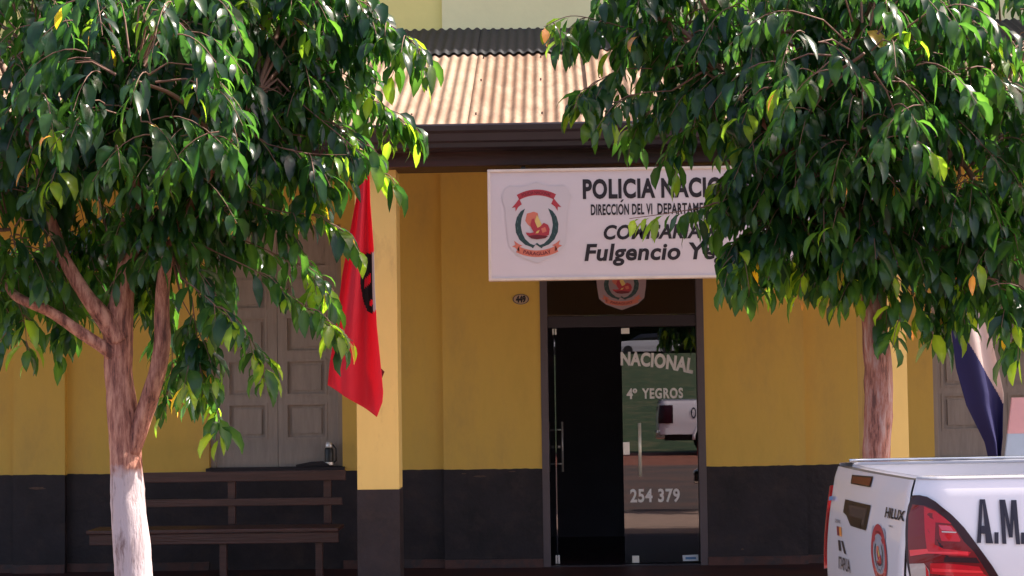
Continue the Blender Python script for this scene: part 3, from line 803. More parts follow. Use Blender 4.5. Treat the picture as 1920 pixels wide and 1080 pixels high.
ANG = R(4.4)
ncr = at(1738, 889, 7.42)
trk = truck_root('pickup_truck', (ncr.x, ncr.y), ANG, 'white patrol pickup with large navy side lettering, parked in front of the right tree')
TM = Matrix.Translation(trk.location) @ Matrix.Rotation(ANG, 4, 'Z')
class TB(MB):
    def build(s, name, m, parent, **k):
        # verts are in truck-local space; convert to world so that parenting keeps them
        s.v = [tuple(TM @ Vector(v)) for v in s.v]
        return MB.build(s, name, m, parent, **k)
def shell(s0, s1, z0, z1, off, ns_, nz_, mb, cut=None):
    vs = []; fs = []
    ss = np.linspace(s0, s1, ns_ + 1); zs = np.linspace(z0, z1, nz_ + 1)
    for z in zs:
        for q in ss: vs.append(surf(q, z, off))
    for j in range(nz_):
        for i in range(ns_):
            a = j * (ns_ + 1) + i
            if cut:
                c_ = (vs[a] + vs[a + 1] + vs[a + ns_ + 1] + vs[a + ns_ + 2]) / 4
                if cut(c_): continue
            fs.append((a, a + 1, a + ns_ + 2, a + ns_ + 1))
    mb.add(vs, fs)
WX, WR = 1.18, .385
cutw = lambda c_: (c_.x - WX) ** 2 + (c_.z - .40) ** 2 < .45 ** 2
b = TB(); shell(0, S_TG0 - .004, .52, ZR, 0, 110, 36, b, cutw); shell(S_TG1 + .004, BS[-1], .52, ZR, 0, 110, 36, b, cutw)
# inner wall of the bed
shell(0, BS[-1], .72, ZR - .002, -.06, 160, 4, b)
o_ = b.build('bed', wpaint, trk, smooth=True)
b = TB(); shell(S_TG0 + .004, S_TG1 - .004, .60, ZR - .012, .004, 90, 36, b); shell(S_TG0 + .004, S_TG1 - .004, .60, ZR - .012, -.045, 60, 4, b)
tg = b.build('tailgate', wpaint, trk, smooth=True)
b = TB()    # flat top of gate
ss = np.linspace(S_TG0 + .004, S_TG1 - .004, 50)
vs = [surf(q, ZR - .0115, .004) for q in ss] + [surf(q, ZR - .0115, -.045) for q in ss]
b.add(vs, [(i, i + 1, 51 + i, 50 + i) for i in range(49)]); b.build('gate_cap', blackpl, tg, smooth=True)
b = TB()    # rail caps
for (q0, q1) in ((0, S_TG0 - .01), (S_TG1 + .01, BS[-1])):
    b = TB(); ss = np.linspace(q0, q1, 60)
    for i in range(59):
        A = [surf(ss[i], ZR - .006, .006), surf(ss[i], ZR + .003, .004), surf(ss[i], ZR + .004, -.062), surf(ss[i], ZR - .01, -.066)]
        B = [surf(ss[i + 1], ZR - .006, .006), surf(ss[i + 1], ZR + .003, .004), surf(ss[i + 1], ZR + .004, -.062), surf(ss[i + 1], ZR - .01, -.066)]
        b.add(A + B, [(0, 1, 5, 4), (1, 2, 6, 5), (2, 3, 7, 6)])
    b.build('bed_rail', mat('grey rail cap', (.38, .38, .42), .25, coat=.5), trk, smooth=True)
b = TB()    # tubular rail standing just above the cap
ss = np.linspace(.05, S_TG0 - .05, 24); b.tube([surf(q, ZR + .013, -.03) for q in ss], .007, 10)
b.build('rail_tube', chrome, trk, smooth=True)
TB().box(.06, 2.0, -HW + .08, HW - .08, .70, .72).build('bed_floor', bedk, trk)
TB().box(-.10, .10, -.72, .72, .42, .585).build('rear_bumper', chrome, trk, bevel=.03, seg=3)
TB().box(.1, 5.0, -.55, .55, .38, .5).build('chassis', blackpl, trk)

# pixel -> (s,z) on the bed skin
GS = np.linspace(S_TG0 + .02, BS[-1] - .6, 420); GZ = np.linspace(.55, ZR, 90)
GP = np.array([[proj(TM @ surf(q, z)) for q in GS] for z in GZ])
def uv(px, py):
    d = (GP[..., 0] - px) ** 2 + (GP[..., 1] - py) ** 2
    j, i = np.unravel_index(np.argmin(d), d.shape)
    # local linear refinement
    i = min(max(i, 1), len(GS) - 2); j = min(max(j, 1), len(GZ) - 2)
    J = np.column_stack([(GP[j, i + 1] - GP[j, i - 1]) / (GS[i + 1] - GS[i - 1]), (GP[j + 1, i] - GP[j - 1, i]) / (GZ[j + 1] - GZ[j - 1])])
    try: du = np.linalg.solve(J, np.array([px, py]) - GP[j, i])
    except Exception: du = np.zeros(2)
    du = np.clip(du, -.006, .006)
    return GS[i] + du[0], GZ[j] + du[1]
def sk(base=.006, step=.0012): return lambda s_, z, l: surf(s_, z, base + step * l)
def zpx(x, y): return uv(1520 + x / 3.857, 800 + y / 3.857)
def decal(name, polys, parent, mats, base=.0062, sub=6):
    b = TB()
    for (pl_, mi, ly) in polys:
        b.m = mi; q = [zpx(x, y) for x, y in pl_]
        p = []
        for (a0, b0), (a1, b1) in zip(q, q[1:] + q[:1]):
            for k in range(sub): p.append((a0 + (a1 - a0) * k / sub, b0 + (b1 - b0) * k / sub))
        # triangulate then subdivide so it hugs the curved skin
        bm_ = bmesh.new(); vv = [bm_.verts.new((a, c_, 0)) for a, c_ in p]
        bm_.faces.new(vv); bmesh.ops.triangulate(bm_, faces=bm_.faces[:])
        bmesh.ops.subdivide_edges(bm_, edges=[e for e in bm_.edges if e.calc_length() > .05], cuts=3, use_grid_fill=True)
        bmesh.ops.triangulate(bm_, faces=bm_.faces[:])
        bm_.verts.index_update()
        b.add([surf(v.co.x, v.co.y, base + .0012 * ly) for v in bm_.verts], [tuple(v.index for v in f.verts) for f in bm_.faces]); bm_.free()
    return b.build(name, mats, parent, smooth=True)
LT = [lens_d, lens_r, lens_b, lens_p, lens_k, lens_w]
outl = [(750, 495), (800, 493), (850, 505), (905, 540), (960, 590), (1010, 632), (1060, 682), (1105, 730), (1150, 790), (1205, 865), (1260, 940), (1310, 1010), (1355, 1085), (1390, 1150), (1300, 1230), (760, 1240), (735, 1100), (715, 1000), (706, 900), (704, 780), (708, 670), (725, 570)]
TL = decal('tail_light', [
    (outl, 4, 0),
    ([(755, 560), (835, 570), (900, 600), (960, 650), (1040, 740), (1100, 830), (1170, 900), (1235, 1000), (1290, 1090), (1290, 1200), (775, 1200), (745, 1080), (728, 960), (722, 800), (728, 640)], 0, 1),
    ([(830, 575), (905, 610), (965, 660), (1010, 700), (905, 690), (900, 850), (960, 880), (1150, 905), (1130, 935), (960, 925), (850, 905), (835, 760)], 1, 2),
    ([(925, 705), (1010, 712), (1040, 750), (1075, 815), (1070, 830), (945, 825), (930, 780)], 1, 2),
    ([(925, 710), (1000, 716), (1025, 752), (945, 746)], 3, 3),
    ([(945, 752), (1045, 758), (1042, 766), (946, 762)], 5, 4),
    ([(735, 890), (850, 880), (860, 900), (1130, 900), (1130, 925), (960, 915), (850, 915), (740, 935)], 2, 3),
    ([(870, 985), (960, 985), (1210, 1010), (1240, 1060), (1290, 1090), (1290, 1110), (870, 1060)], 1, 2),
    ([(880, 1020), (1230, 1040), (1240, 1056), (885, 1045)], 2, 3),
    ([(965, 940), (1190, 945), (1215, 985), (960, 975)], 4, 3),
    ([(735, 990), (830, 985), (865, 1040), (870, 1180), (770, 1180), (745, 1080)], 5, 3),
    ([(840, 1000), (862, 1045), (866, 1120), (846, 1110)], 1, 4),
], trk, LT, base=.014)
# far-side lamp: seen edge-on as a red strip
b = TB(); sl0, sl1 = BS[60 + 1], S_TG0 - .012
shell(sl0 - .16, sl1, .76, 1.155, .026, 24, 12, b); b.build('tail_light', lens_r, trk, smooth=True)
decal('brake_lamp', [([(312, 347), (464, 360), (444, 438), (302, 412)], 0, 0), ([(320, 358), (455, 370), (438, 428), (310, 404)], 1, 1)], tg, [blackpl, mat('brown red lens', (.13, .02, .02), .3, coat=.2)], base=.008)
decal('gate_handle', [([(262, 524), (446, 568), (410, 750), (300, 716), (270, 640), (246, 618)], 0, 0), ([(285, 560), (425, 592), (400, 715), (310, 690), (296, 640)], 1, 1), ([(290, 640), (330, 655), (385, 665), (372, 735), (310, 700)], 0, 2)],
      tg, [mat('handle black', (.02, .012, .014), .35), mat('handle recess', (.05, .035, .035), .45)], base=.008)
def skin_text(s, box, m, parent, name='lettering', **k):
    (ax, ay), (bx_, by), (cx_, cy), (dx, dy) = box     # lower-left, lower-right, upper-right, upper-left, zoomed pixels
    A, B, C_, D_ = zpx(ax, ay), zpx(bx_, by), zpx(cx_, cy), zpx(dx, dy)
    v, f = text2d(s, **k); b = TB(); pts = []
    for u, w_ in v:
        q0 = (A[0] + (B[0] - A[0]) * u, A[1] + (B[1] - A[1]) * u); q1 = (D_[0] + (C_[0] - D_[0]) * u, D_[1] + (C_[1] - D_[1]) * u)
        pts.append(surf(q0[0] + (q1[0] - q0[0]) * w_, q0[1] + (q1[1] - q0[1]) * w_, .0085))
    b.add(pts, f); return b.build(name, m, parent)
navy = mat('navy vinyl', (.016, .014, .035), .5)
decal('lettering', [([(1198, 840), (1218, 524), (1240, 524), (1228, 840)], 0, 0), ([(1236, 524), (1256, 524), (1315, 843), (1262, 842)], 0, 1), ([(1224, 772), (1262, 774), (1254, 716), (1226, 714)], 0, 2)], trk, [navy], base=.007)
decal('lettering', [([(1325, 762), (1355, 763), (1355, 846), (1325, 844)], 0, 0)], trk, [navy], base=.007)
decal('lettering', [([(1360, 527), (1392, 527), (1412, 847), (1382, 846)], 0, 0), ([(1376, 527), (1402, 527), (1454, 800), (1430, 800)], 0, 1), ([(1444, 529), (1468, 529), (1456, 800), (1432, 800)], 0, 2), ([(1447, 529), (1482, 529), (1509, 850), (1479, 849)], 0, 3)], trk, [navy], base=.007)
decal('lettering', [([(1517, 764), (1547, 765), (1547, 848), (1517, 847)], 0, 0)], trk, [navy], base=.007)
skin_text('HILUX', [(547, 655), (690, 684), (700, 610), (560, 580)], ink, tg, bold=.03)
skin_text('ITAPUA', [(214, 1025), (300, 1060), (294, 960), (214, 935)], ink, tg, bold=.02)
skin_text('GOBIERNO', [(188, 692), (228, 700), (228, 676), (188, 664)], ink, tg, bold=.0)
skin_text('SRV', [(578, 724), (608, 732), (608, 718), (578, 710)], ink, tg, bold=.0)
decal('stripe_logo', [([(198, 718), (214, 722), (218, 790), (203, 785)], 0, 0), ([(216, 722), (232, 727), (236, 796), (220, 791)], 1, 0),
                      ([(208, 818), (224, 822), (232, 900), (214, 895)], 2, 0), ([(230, 822), (244, 828), (268, 925), (252, 915)], 2, 0)], tg, [mat('logo maroon', (.2, .02, .03), .5), mat('logo orange', (.75, .3, .06), .5), ink], base=.0072)
A, B, C_, D_ = zpx(470, 1120), zpx(580, 1150), zpx(552, 715), zpx(452, 690)
def crestfn(u, v, l):
    v = (v + .06) / 1.13
    q0 = (A[0] + (B[0] - A[0]) * u, A[1] + (B[1] - A[1]) * u); q1 = (D_[0] + (C_[0] - D_[0]) * u, D_[1] + (C_[1] - D_[1]) * u)
    return TM @ surf(q0[0] + (q1[0] - q0[0]) * v, q0[1] + (q1[1] - q0[1]) * v, .0065 + .0008 * l)
crest('crest_decal', crestfn, tg, ring=True, shieldmat=mat('decal grey', (.35, .36, .42), .5))
decal('badge', [([(150, 492), (185, 498), (185, 532), (150, 526)], 0, 0)], trk, [mat('badge blue', (.15, .3, .6), .3)], base=.016)

# cab, bonnet, glass
def loft(stations, mb):
    """stations: (x, zbot, ztop, hwbot, hwtop)"""
    vs = []; n = 8
    for (x, zb, zt_, hb, ht) in stations:
        hb *= .915; ht *= .915
        vs += [(x, -hb, zb), (x, -hb - .01, zb + (zt_ - zb) * .5), (x, -ht, zt_ - .03), (x, -ht + .05, zt_), (x, ht - .05, zt_), (x, ht, zt_ - .03), (x, hb + .01, zb + (zt_ - zb) * .5), (x, hb, zb)]
    fs = []
    for i in range(len(stations) - 1):
        for k in range(n): fs.append((i * n + k, i * n + (k + 1) % n, (i + 1) * n + (k + 1) % n, (i + 1) * n + k))
    fs += [tuple(range(n)), tuple((len(stations) - 1) * n + k for k in range(n))]
    mb.add(vs, fs)
b = TB(); loft([(2.07, .48, 1.24, .86, .84), (3.70, .48, 1.22, .87, .85), (3.76, .48, 1.19, .87, .83), (4.0, .84, 1.18, .87, .81), (4.55, .84, 1.13, .86, .78), (4.85, .80, 1.05, .84, .72), (5.12, .60, .98, .76, .60), (5.20, .50, .80, .68, .52)], b)
b.build('body', wpaint, trk, bevel=.012)
b = TB(); loft([(2.10, 1.24, 1.60, .80, .70), (2.30, 1.24, 1.78, .82, .66), (3.20, 1.23, 1.80, .82, .66), (3.35, 1.22, 1.76, .82, .66), (4.05, 1.15, 1.22, .80, .74)], b)
b.build('cab_roof', wpaint, trk, bevel=.012)
for sg in (-1, 1):
    b = TB(); 
    for (x0_, x1_, t0, t1) in ((2.38, 2.98, 2.48, 2.98), (3.04, 3.80, 3.04, 3.36)):
        zb, zt_ = 1.27, 1.70
        def yy(z): return sg * .915 * (.835 - (z - 1.24) * .29)
        b.add([(x0_, yy(zb), zb), (x1_, yy(zb), zb), (t1, yy(zt_), zt_), (t0, yy(zt_), zt_)], [(0, 1, 2, 3)])
    b.build('side_window', dglass, trk)
    b = TB(); b.box(3.62, 3.80, sg * .88 - .0, sg * 1.02, 1.18, 1.38); b.build('wing_mirror', wpaint, trk, bevel=.03)
    b = TB(); b.box(5.00, 5.17, sg * .46, sg * .72, .80, .93); b.build('headlight', lens_w, trk, bevel=.02)
    for xw in (WX, 4.27):
        w_ = TB(); cy = sg * .70
        w_.tube([(xw, cy - .12, .385), (xw, cy - .105, .385), (xw, cy + .105, .385), (xw, cy + .12, .385)], [.33, .385, .385, .33], 36)
        wo_ = w_.build('wheel', tyre, trk, smooth=False)
        r_ = TB(); r_.tube([(xw, cy - .122, .385), (xw, cy + .122, .385)], .235, 28)
        for k in range(6):
            a = k * math.pi / 3; r_.box(-.03, .03, -.125, .125, .04, .22, Matrix.Translation((xw, cy, .385)) @ Matrix.Rotation(a, 4, 'Y'))
        r_.build('rim', rimm, wo_)
    for xw in (WX, 4.27):
        a_ = TB(); pts = [(xw + .47 * math.cos(R(t)), sg * (HW + .045), .40 + .47 * math.sin(R(t))) for t in range(0, 181, 10)]
        a_.tube(pts, .035, 8); a_.build('wheel_arch', wpaint if xw > 2 else wpaint, trk, smooth=True)
b = TB(); b.add([(3.46, -.66, 1.70), (3.46, .66, 1.70), (3.98, .72, 1.26), (3.98, -.72, 1.26)], [(0, 1, 2, 3)]); 
for v_ in range(len(b.v)): b.v[v_] = (b.v[v_][0] + .03, b.v[v_][1], b.v[v_][2] + .03)
b.build('windscreen', dglass, trk)
TB().box(5.08, 5.26, -.55, .55, .48, .68).build('front_bumper', blackpl, trk, bevel=.04)
TB().box(5.10, 5.19, -.40, .40, .72, .92).build('grille', blackpl, trk, bevel=.02)

def copy_tree(o, parent=None):
    c_ = o.copy(); COL.objects.link(c_)
    if parent: c_.parent = parent; c_.matrix_parent_inverse = o.matrix_parent_inverse.copy()
    for ch in list(o.children): copy_tree(ch, c_)
    return c_
trk2 = copy_tree(trk); trk2.location = (.62, -9.6, .0); trk2.rotation_euler = (0, 0, R(-3))
tag(trk2, 'white pickup without lettering, mirrored in the glass door, parked across the road')
# drop writing that the mirrored pickup does not show
for ch in list(trk2.children_recursive):
    if ch.name.startswith(('lettering', 'crest', 'badge', 'stripe')): bpy.data.objects.remove(ch)
TM = Matrix.Translation(trk2.location) @ Matrix.Rotation(R(-3), 4, 'Z')
b = TB(); ring = [(math.cos(a * math.pi / 10), math.sin(a * math.pi / 10)) for a in range(20)]
vs = [(.72 + .06 * c, HW + .062, .98 + .12 * q) for c, q in ring] + [(.72 + .035 * c, HW + .062, .98 + .085 * q) for c, q in ring]
b.add(vs, [(k, (k + 1) % 20, 20 + (k + 1) % 20, 20 + k) for k in range(20)]); b.build('lettering', navy, trk2)
TM = Matrix.Translation(trk.location) @ Matrix.Rotation(ANG, 4, 'Z')
for ch in trk2.children:
    if ch.name.startswith('tail_light'):
        for sl_ in ch.material_slots: sl_.link = 'OBJECT'; sl_.material = lens_k
# ------------------------------------------------------------------ trees
def leaves_mesh(name, twigs, parent, size=(.085, .205), npitch=.028, young=.05):
    """twigs: list of polylines (np arrays). returns object with many individual leaves"""
    P0 = []; DIR = []; NRM = []; LEN = []; TINT = []
    down = np.array([0, 0, -1.])
    for tw in twigs:
        pts, yg = tw
        sg = np.linalg.norm(pts[1:] - pts[:-1], axis=1); cs = np.concatenate([[0], np.cumsum(sg)]); L = cs[-1]
        s = .12 * L if L < .8 else .25 * L; side = 1
        base = rng.uniform(0, 1)
        while s < L:
            p = np.array([np.interp(s, cs, pts[:, k]) for k in range(3)])
            k = min(len(sg) - 1, np.searchsorted(cs, s, 'right') - 1); t = (pts[k + 1] - pts[k]) / max(sg[k], 1e-6)
            sd = np.cross(t, down); nn = np.linalg.norm(sd)
            sd = sd / nn if nn > .15 else np.array([rng.normal(), rng.normal(), 0]); sd = sd / np.linalg.norm(sd)
            d = down * rng.uniform(.7, 1.25) + sd * side * rng.uniform(.15, .65) + t * rng.uniform(.1, .6) + rng.normal(0, .13, 3)
            d /= np.linalg.norm(d)
            n = np.cross(d, np.cross(t + rng.normal(0, .5, 3), d)); 
            n = sd * side * .5 + t * .4 + rng.normal(0, .45, 3); n -= d * n.dot(d); n /= np.linalg.norm(n)
            P0.append(p + d * .008); DIR.append(d); NRM.append(n)
            tip = s / L
            LEN.append(rng.uniform(*size) * (1 - .35 * max(0, tip - .8) / .2))
            r = rng.uniform(); g = np.array([.0035, .019, .013]) * (1 - r) + np.array([.015, .045, .014]) * r
            if yg and tip > .72: g = np.array([.075, .14, .022]) * rng.uniform(.5, 1)
            if yg and tip > .95 and rng.uniform() < .3: g = np.array([.26, .13, .07])
            if rng.uniform() < .003: g = np.array([.26, .18, .03])
            TINT.append(g)
            s += npitch * rng.uniform(.7, 1.3); side = -side
    P0 = np.array(P0); DIR = np.array(DIR); NRM = np.array(NRM); LEN = np.array(LEN)[:, None]; TINT = np.array(TINT)
    n = len(P0); SD = np.cross(DIR, NRM)
    rows = [(.0, 0), (.10, 0.10), (.28, .78), (.52, 1.0), (.78, .62), (1.0, 0)]
    wid = LEN * rng.uniform(.13, .195, (n, 1)); curl = rng.uniform(-.02, .30, (n, 1)); fold = rng.uniform(.05, .5, (n, 1)); wav = rng.normal(0, .12, (n, 1))
    OUT = DIR * np.array([1, 1, 0]); OUT = OUT / (np.linalg.norm(OUT, axis=1)[:, None] + 1e-6)
    TH0 = np.radians(rng.normal(36, 22, (n, 1))); TH1 = np.radians(rng.normal(92, 12, (n, 1))); ROLLA = np.radians(rng.normal(0, 24, (n, 1)))
    V = []; c = P0.copy(); tp = 0
    for (t, w_) in rows:
        if t > 0:
            th = TH0 + (TH1 - TH0) * (t + tp) / 2; tang = np.cos(th) * OUT + np.sin(th) * np.array([0, 0, -1.]); c = c + tang * LEN * (t - tp)
        th = TH0 + (TH1 - TH0) * t
        nr = np.sin(th) * OUT + np.cos(th) * np.array([0, 0, 1.]); sdv = np.cross(OUT, [0, 0, 1.])
        sdr = sdv * np.cos(ROLLA) + nr * np.sin(ROLLA); nrr = nr * np.cos(ROLLA) - sdv * np.sin(ROLLA)
        tp = t
        if w_ == 0: V.append(c + sdr * wav * LEN * t * .3)
        else:
            V.append(c + sdr * wid * w_ + nrr * wid * w_ * fold); V.append(c); V.append(c - sdr * wid * w_ + nrr * wid * w_ * fold)
    V = np.stack(V, 1)                                  # n x 14 x 3
    nv = V.shape[1]                                     # 0 | 1 2 3 | 4 5 6 | 7 8 9 | 10 11 12 | 13
    F4 = []
    for r_ in (1, 4, 7): F4 += [(r_, r_ + 3, r_ + 4, r_ + 1), (r_ + 1, r_ + 4, r_ + 5, r_ + 2)]
    F3 = [(0, 1, 2), (0, 2, 3), (10, 13, 11), (11, 13, 12)]
    off = (np.arange(n) * nv)[:, None, None]
    q = (np.array(F4)[None] + off).reshape(-1, 4); tr = (np.array(F3)[None] + off).reshape(-1, 3)
    me = bpy.data.meshes.new(name)
    me.vertices.add(n * nv); me.vertices.foreach_set('co', V.reshape(-1).astype('f'))
    li = np.concatenate([q.reshape(-1), tr.reshape(-1)]); me.loops.add(len(li)); me.loops.foreach_set('vertex_index', li.astype('i'))
    st = np.concatenate([np.arange(len(q)) * 4, len(q) * 4 + np.arange(len(tr)) * 3]); me.polygons.add(len(st)); me.polygons.foreach_set('loop_start', st.astype('i'))
    me.polygons.foreach_set('loop_total', np.concatenate([np.full(len(q), 4), np.full(len(tr), 3)]).astype('i'))
    me.update(calc_edges=True); me.validate()
    ca = me.color_attributes.new('tint', 'FLOAT_COLOR', 'POINT')
    col = np.concatenate([np.repeat(TINT, nv, 0), np.ones((n * nv, 1))], 1)
    # midrib slightly paler
    col = col.reshape(n, nv, 4); col[:, [2, 5, 8, 11], :3] = col[:, [2, 5, 8, 11], :3] * 1.25 + .004; ca.data.foreach_set('color', col.reshape(-1).astype('f'))
    me.polygons.foreach_set('use_smooth', [True] * len(me.polygons))
    me.materials.append(leafm)
    o = bpy.data.objects.new(name, me); COL.objects.link(o); o.parent = parent; o.matrix_parent_inverse = parent_inv(parent)
    print(name, 'leaves', n)
    return o

def smooth_path(pts, n):
    pts = [np.array(p, float) for p in pts]; out = []
    P_ = [2 * pts[0] - pts[1]] + pts + [2 * pts[-1] - pts[-2]]
    for i in range(1, len(P_) - 2):
        for k in range(n):
            t = k / n; a, b_, c, d = P_[i - 1], P_[i], P_[i + 1], P_[i + 2]
            out.append(.5 * ((2 * b_) + (c - a) * t + (2 * a - 5 * b_ + 4 * c - d) * t * t + (3 * b_ - a - 3 * c + d) * t ** 3))
    out.append(pts[-1]); return np.array(out)

def make_tree(name, D, base_px, trunks, hubs, blobs, sprays, label, barkm, ntw):
    gp = at(base_px, 1000, D); root = empty(name, (gp.x, D, .10), label, 'tree', 'street trees on the pavement in front of the station')
    tr = MB()
    for (pl_, jit) in trunks:
        c3 = [np.array([*at(px, py, D + dd_)]) for (px, py, rr_, dd_) in pl_]
        rad = [rr_ * D / F for (_, _, rr_, _) in pl_]
        c4 = np.array([np.append(c, r) for c, r in zip(c3, rad)]); sm = smooth_path(list(c4), 6)
        tr.tube([Vector(s[:3]) for s in sm], [float(s[3]) for s in sm], 20, jit=jit)
    tr.build('trunk', barkm, root, smooth=True)
    br = MB(); twigs = []
    hub3 = [np.array([*at(px, py, D + dd_)]) for (px, py, dd_) in hubs]
    tot = sum(w_ for *_, w_ in blobs)
    for (px, py, rp, dd_, w_) in blobs:
        c = np.array([*at(px, py, D + dd_)]); r = rp * D / F
        hb = min(hub3, key=lambda h_: np.linalg.norm(h_ - c))
        mid = (hb + c) / 2 + np.array([0, 0, .12 * np.linalg.norm(hb - c)])
        sp = smooth_path([hb, mid, c], 6)
        br.tube([Vector(s) for s in sp], list(np.linspace(.016, .008, len(sp))), 7, jit=.15)
        for k in range(int(ntw * w_ / tot)):
            u = rng.normal(size=3); u /= np.linalg.norm(u); 
            u[2] = u[2] * .9 + .1
            rr_ = r * rng.uniform(.45, 1.0) ** .6
            e = c + u * rr_ * np.array([1, .95, 1])
            L = rng.uniform(.22, .46)
            hz = np.array([u[0], u[1], 0]) + rng.normal(0, .45, 3) * np.array([1, 1, 0]); hz /= np.linalg.norm(hz)
            d = hz * .85 + np.array([0, 0, rng.uniform(-.05, .45)]); 
            s0 = e - d * L * .55 + np.array([0, 0, L * .25])
            tt = np.linspace(0, 1, 7)[:, None]
            pts = s0 + d * L * tt + np.array([0, 0, -1.]) * L * .75 * tt ** 2
            twigs.append((pts, rng.uniform() < .12))
            if k % 3 == 0:
                br.tube([Vector(c + (s0 - c) * .3), Vector(c + (s0 - c) * .7 + np.array([0, 0, .03])), Vector(s0)], [.006, .004, .003], 4, cap=False)
    for (pl_, dd_, nsub) in sprays:
        c3 = smooth_path([np.array([*at(px, py, D + dd_ + .06 * i * (1 if dd_ > 0 else -1))]) for i, (px, py) in enumerate(pl_)], 6)
        twigs.append((c3, True)); 
        hb = min(hub3, key=lambda h_: np.linalg.norm(h_ - c3[0])); 
        br.tube([Vector(hb), Vector((hb + c3[0]) / 2 + np.array([0, 0, .1])), Vector(c3[0])], [.010, .008, .005], 5, cap=False)
        n_ = len(c3)
        for k in range(nsub):
            i = rng.integers(n_ // 6, n_ - 1); t = c3[min(i + 1, n_ - 1)] - c3[i - 1]; t /= np.linalg.norm(t)
            L = rng.uniform(.10, .24) * (1.3 - .7 * i / n_)
            d = t * .6 + rng.normal(0, .45, 3); d /= np.linalg.norm(d); d[2] = d[2] * .5
            tt = np.linspace(0, 1, 6)[:, None]; pts = c3[i] + d * L * tt + np.array([0, 0, -1.]) * L * .7 * tt ** 2
            twigs.append((pts, rng.uniform() < .35))
    for pts, _ in twigs:
        br.tube([Vector(p) for p in pts], list(np.linspace(.0035, .0016, len(pts))), 4, cap=False)
    br.build('branches', twigm, root, smooth=True)
    leaves_mesh('crown', twigs, root)
    return root

make_tree('street_tree', 9.3, 250,
    [([(262, 1340, 42, 0), (256, 1180, 37, 0), (250, 1080, 35, 0), (243, 1000, 34, 0), (239, 930, 32, 0), (235, 860, 29.5, 0), (230, 790, 28.5, 0), (223, 720, 26.5, 0), (220, 650, 26.5, 0), (221, 600, 27, 0), (232, 540, 21, 0), (250, 440, 17, .0), (262, 320, 13, .05), (280, 180, 10, .1), (290, 60, 7, .1)], .10),
     ([(246, 850, 15, -.02), (262, 800, 17, -.02), (280, 745, 17, -.03), (296, 690, 16, -.04), (304, 640, 15, -.05), (303, 580, 14, -.05), (310, 500, 12, -.1), (350, 400, 10, -.15), (420, 280, 8, -.2), (480, 180, 6, -.2)], .12),
     ([(220, 672, 14, -.03), (196, 652, 12, -.06), (150, 622, 11, -.1), (95, 585, 10, -.15), (38, 560, 9, -.2), (10, 530, 7, .1), (-40, 450, 5, .1)], .10),
     ([(222, 640, 20, -.03), (200, 602, 18, -.06), (165, 558, 14.5, -.1), (132, 505, 12, -.1), (108, 450, 11, -.1), (90, 380, 9, -.1), (60, 260, 7, -.1)], .12)],
    [(250, 420, 0), (290, 120, .1), (420, 280, -.2), (480, 180, -.2), (60, 260, -.1), (-60, 460, -.2), (108, 450, -.1), (310, 500, -.1)],
    [(60, 80, 230, -.1, 5), (300, 60, 240, 0, 6), (500, 40, 190, .1, 4), (580, 110, 105, .1, 1.6), (130, 270, 180, -.15, 4.4), (350, 280, 200, -.1, 5), (500, 250, 120, 0, 2.4), (20, 430, 120, -.1, 1.8), (200, 440, 100, .35, 1.4), (330, 440, 115, -.1, 2.1), (430, 370, 95, -.1, 1.3),
     (-150, 250, 240, 0, 3), (200, -150, 230, 0, 2.2), (460, -120, 180, 0, 1.6), (-120, -60, 240, 0, 2), (250, 150, 230, .7, 3), (250, 150, 220, -.7, 3.2), (590, -60, 110, .1, 1.2), (560, 180, 90, .3, 1.0), (70, 530, 80, .4, 1.1), (290, 520, 70, .3, 1.2), (-30, 540, 80, .2, .8), (190, 500, 60, .5, .8)],
    [([(560, 190), (620, 240), (680, 290), (738, 345)], -.1, 4), ([(590, 40), (680, 30), (745, 55), (790, 95)], 0, 9), ([(590, 120), (660, 170), (720, 205), (772, 238)], .05, 9), ([(500, 270), (560, 285), (610, 290), (650, 290)], -.2, 5),
     ([(470, 300), (540, 310), (600, 350)], 0, 7), ([(440, 370), (520, 395), (590, 405), (645, 435)], -.1, 5), ([(400, 470), (500, 520), (590, 590), (662, 640)], -.15, 5), ([(400, 430), (480, 460), (560, 500), (606, 540)], 0, 5),
     ([(370, 530), (430, 590), (480, 650), (508, 715)], -.1, 4), ([(340, 560), (380, 640), (395, 720), (412, 795)], 0, 6), ([(290, 520), (320, 600), (322, 690), (312, 750)], .1, 7), ([(20, 540), (45, 600), (50, 660)], 0, 4), ([(100, 500), (120, 570), (130, 620)], .1, 5), ([(340, 520), (390, 560), (420, 590)], -.3, 5), ([(360, 560), (370, 640), (375, 690)], -.1, 7),
     ([(620, -20), (690, 10), (740, 60)], 0, 6), ([(560, 220), (620, 230), (660, 255), (690, 275)], 0, 4)],
    'left street tree with its lower trunk whitewashed and its trunk forked', bark_l, 820)

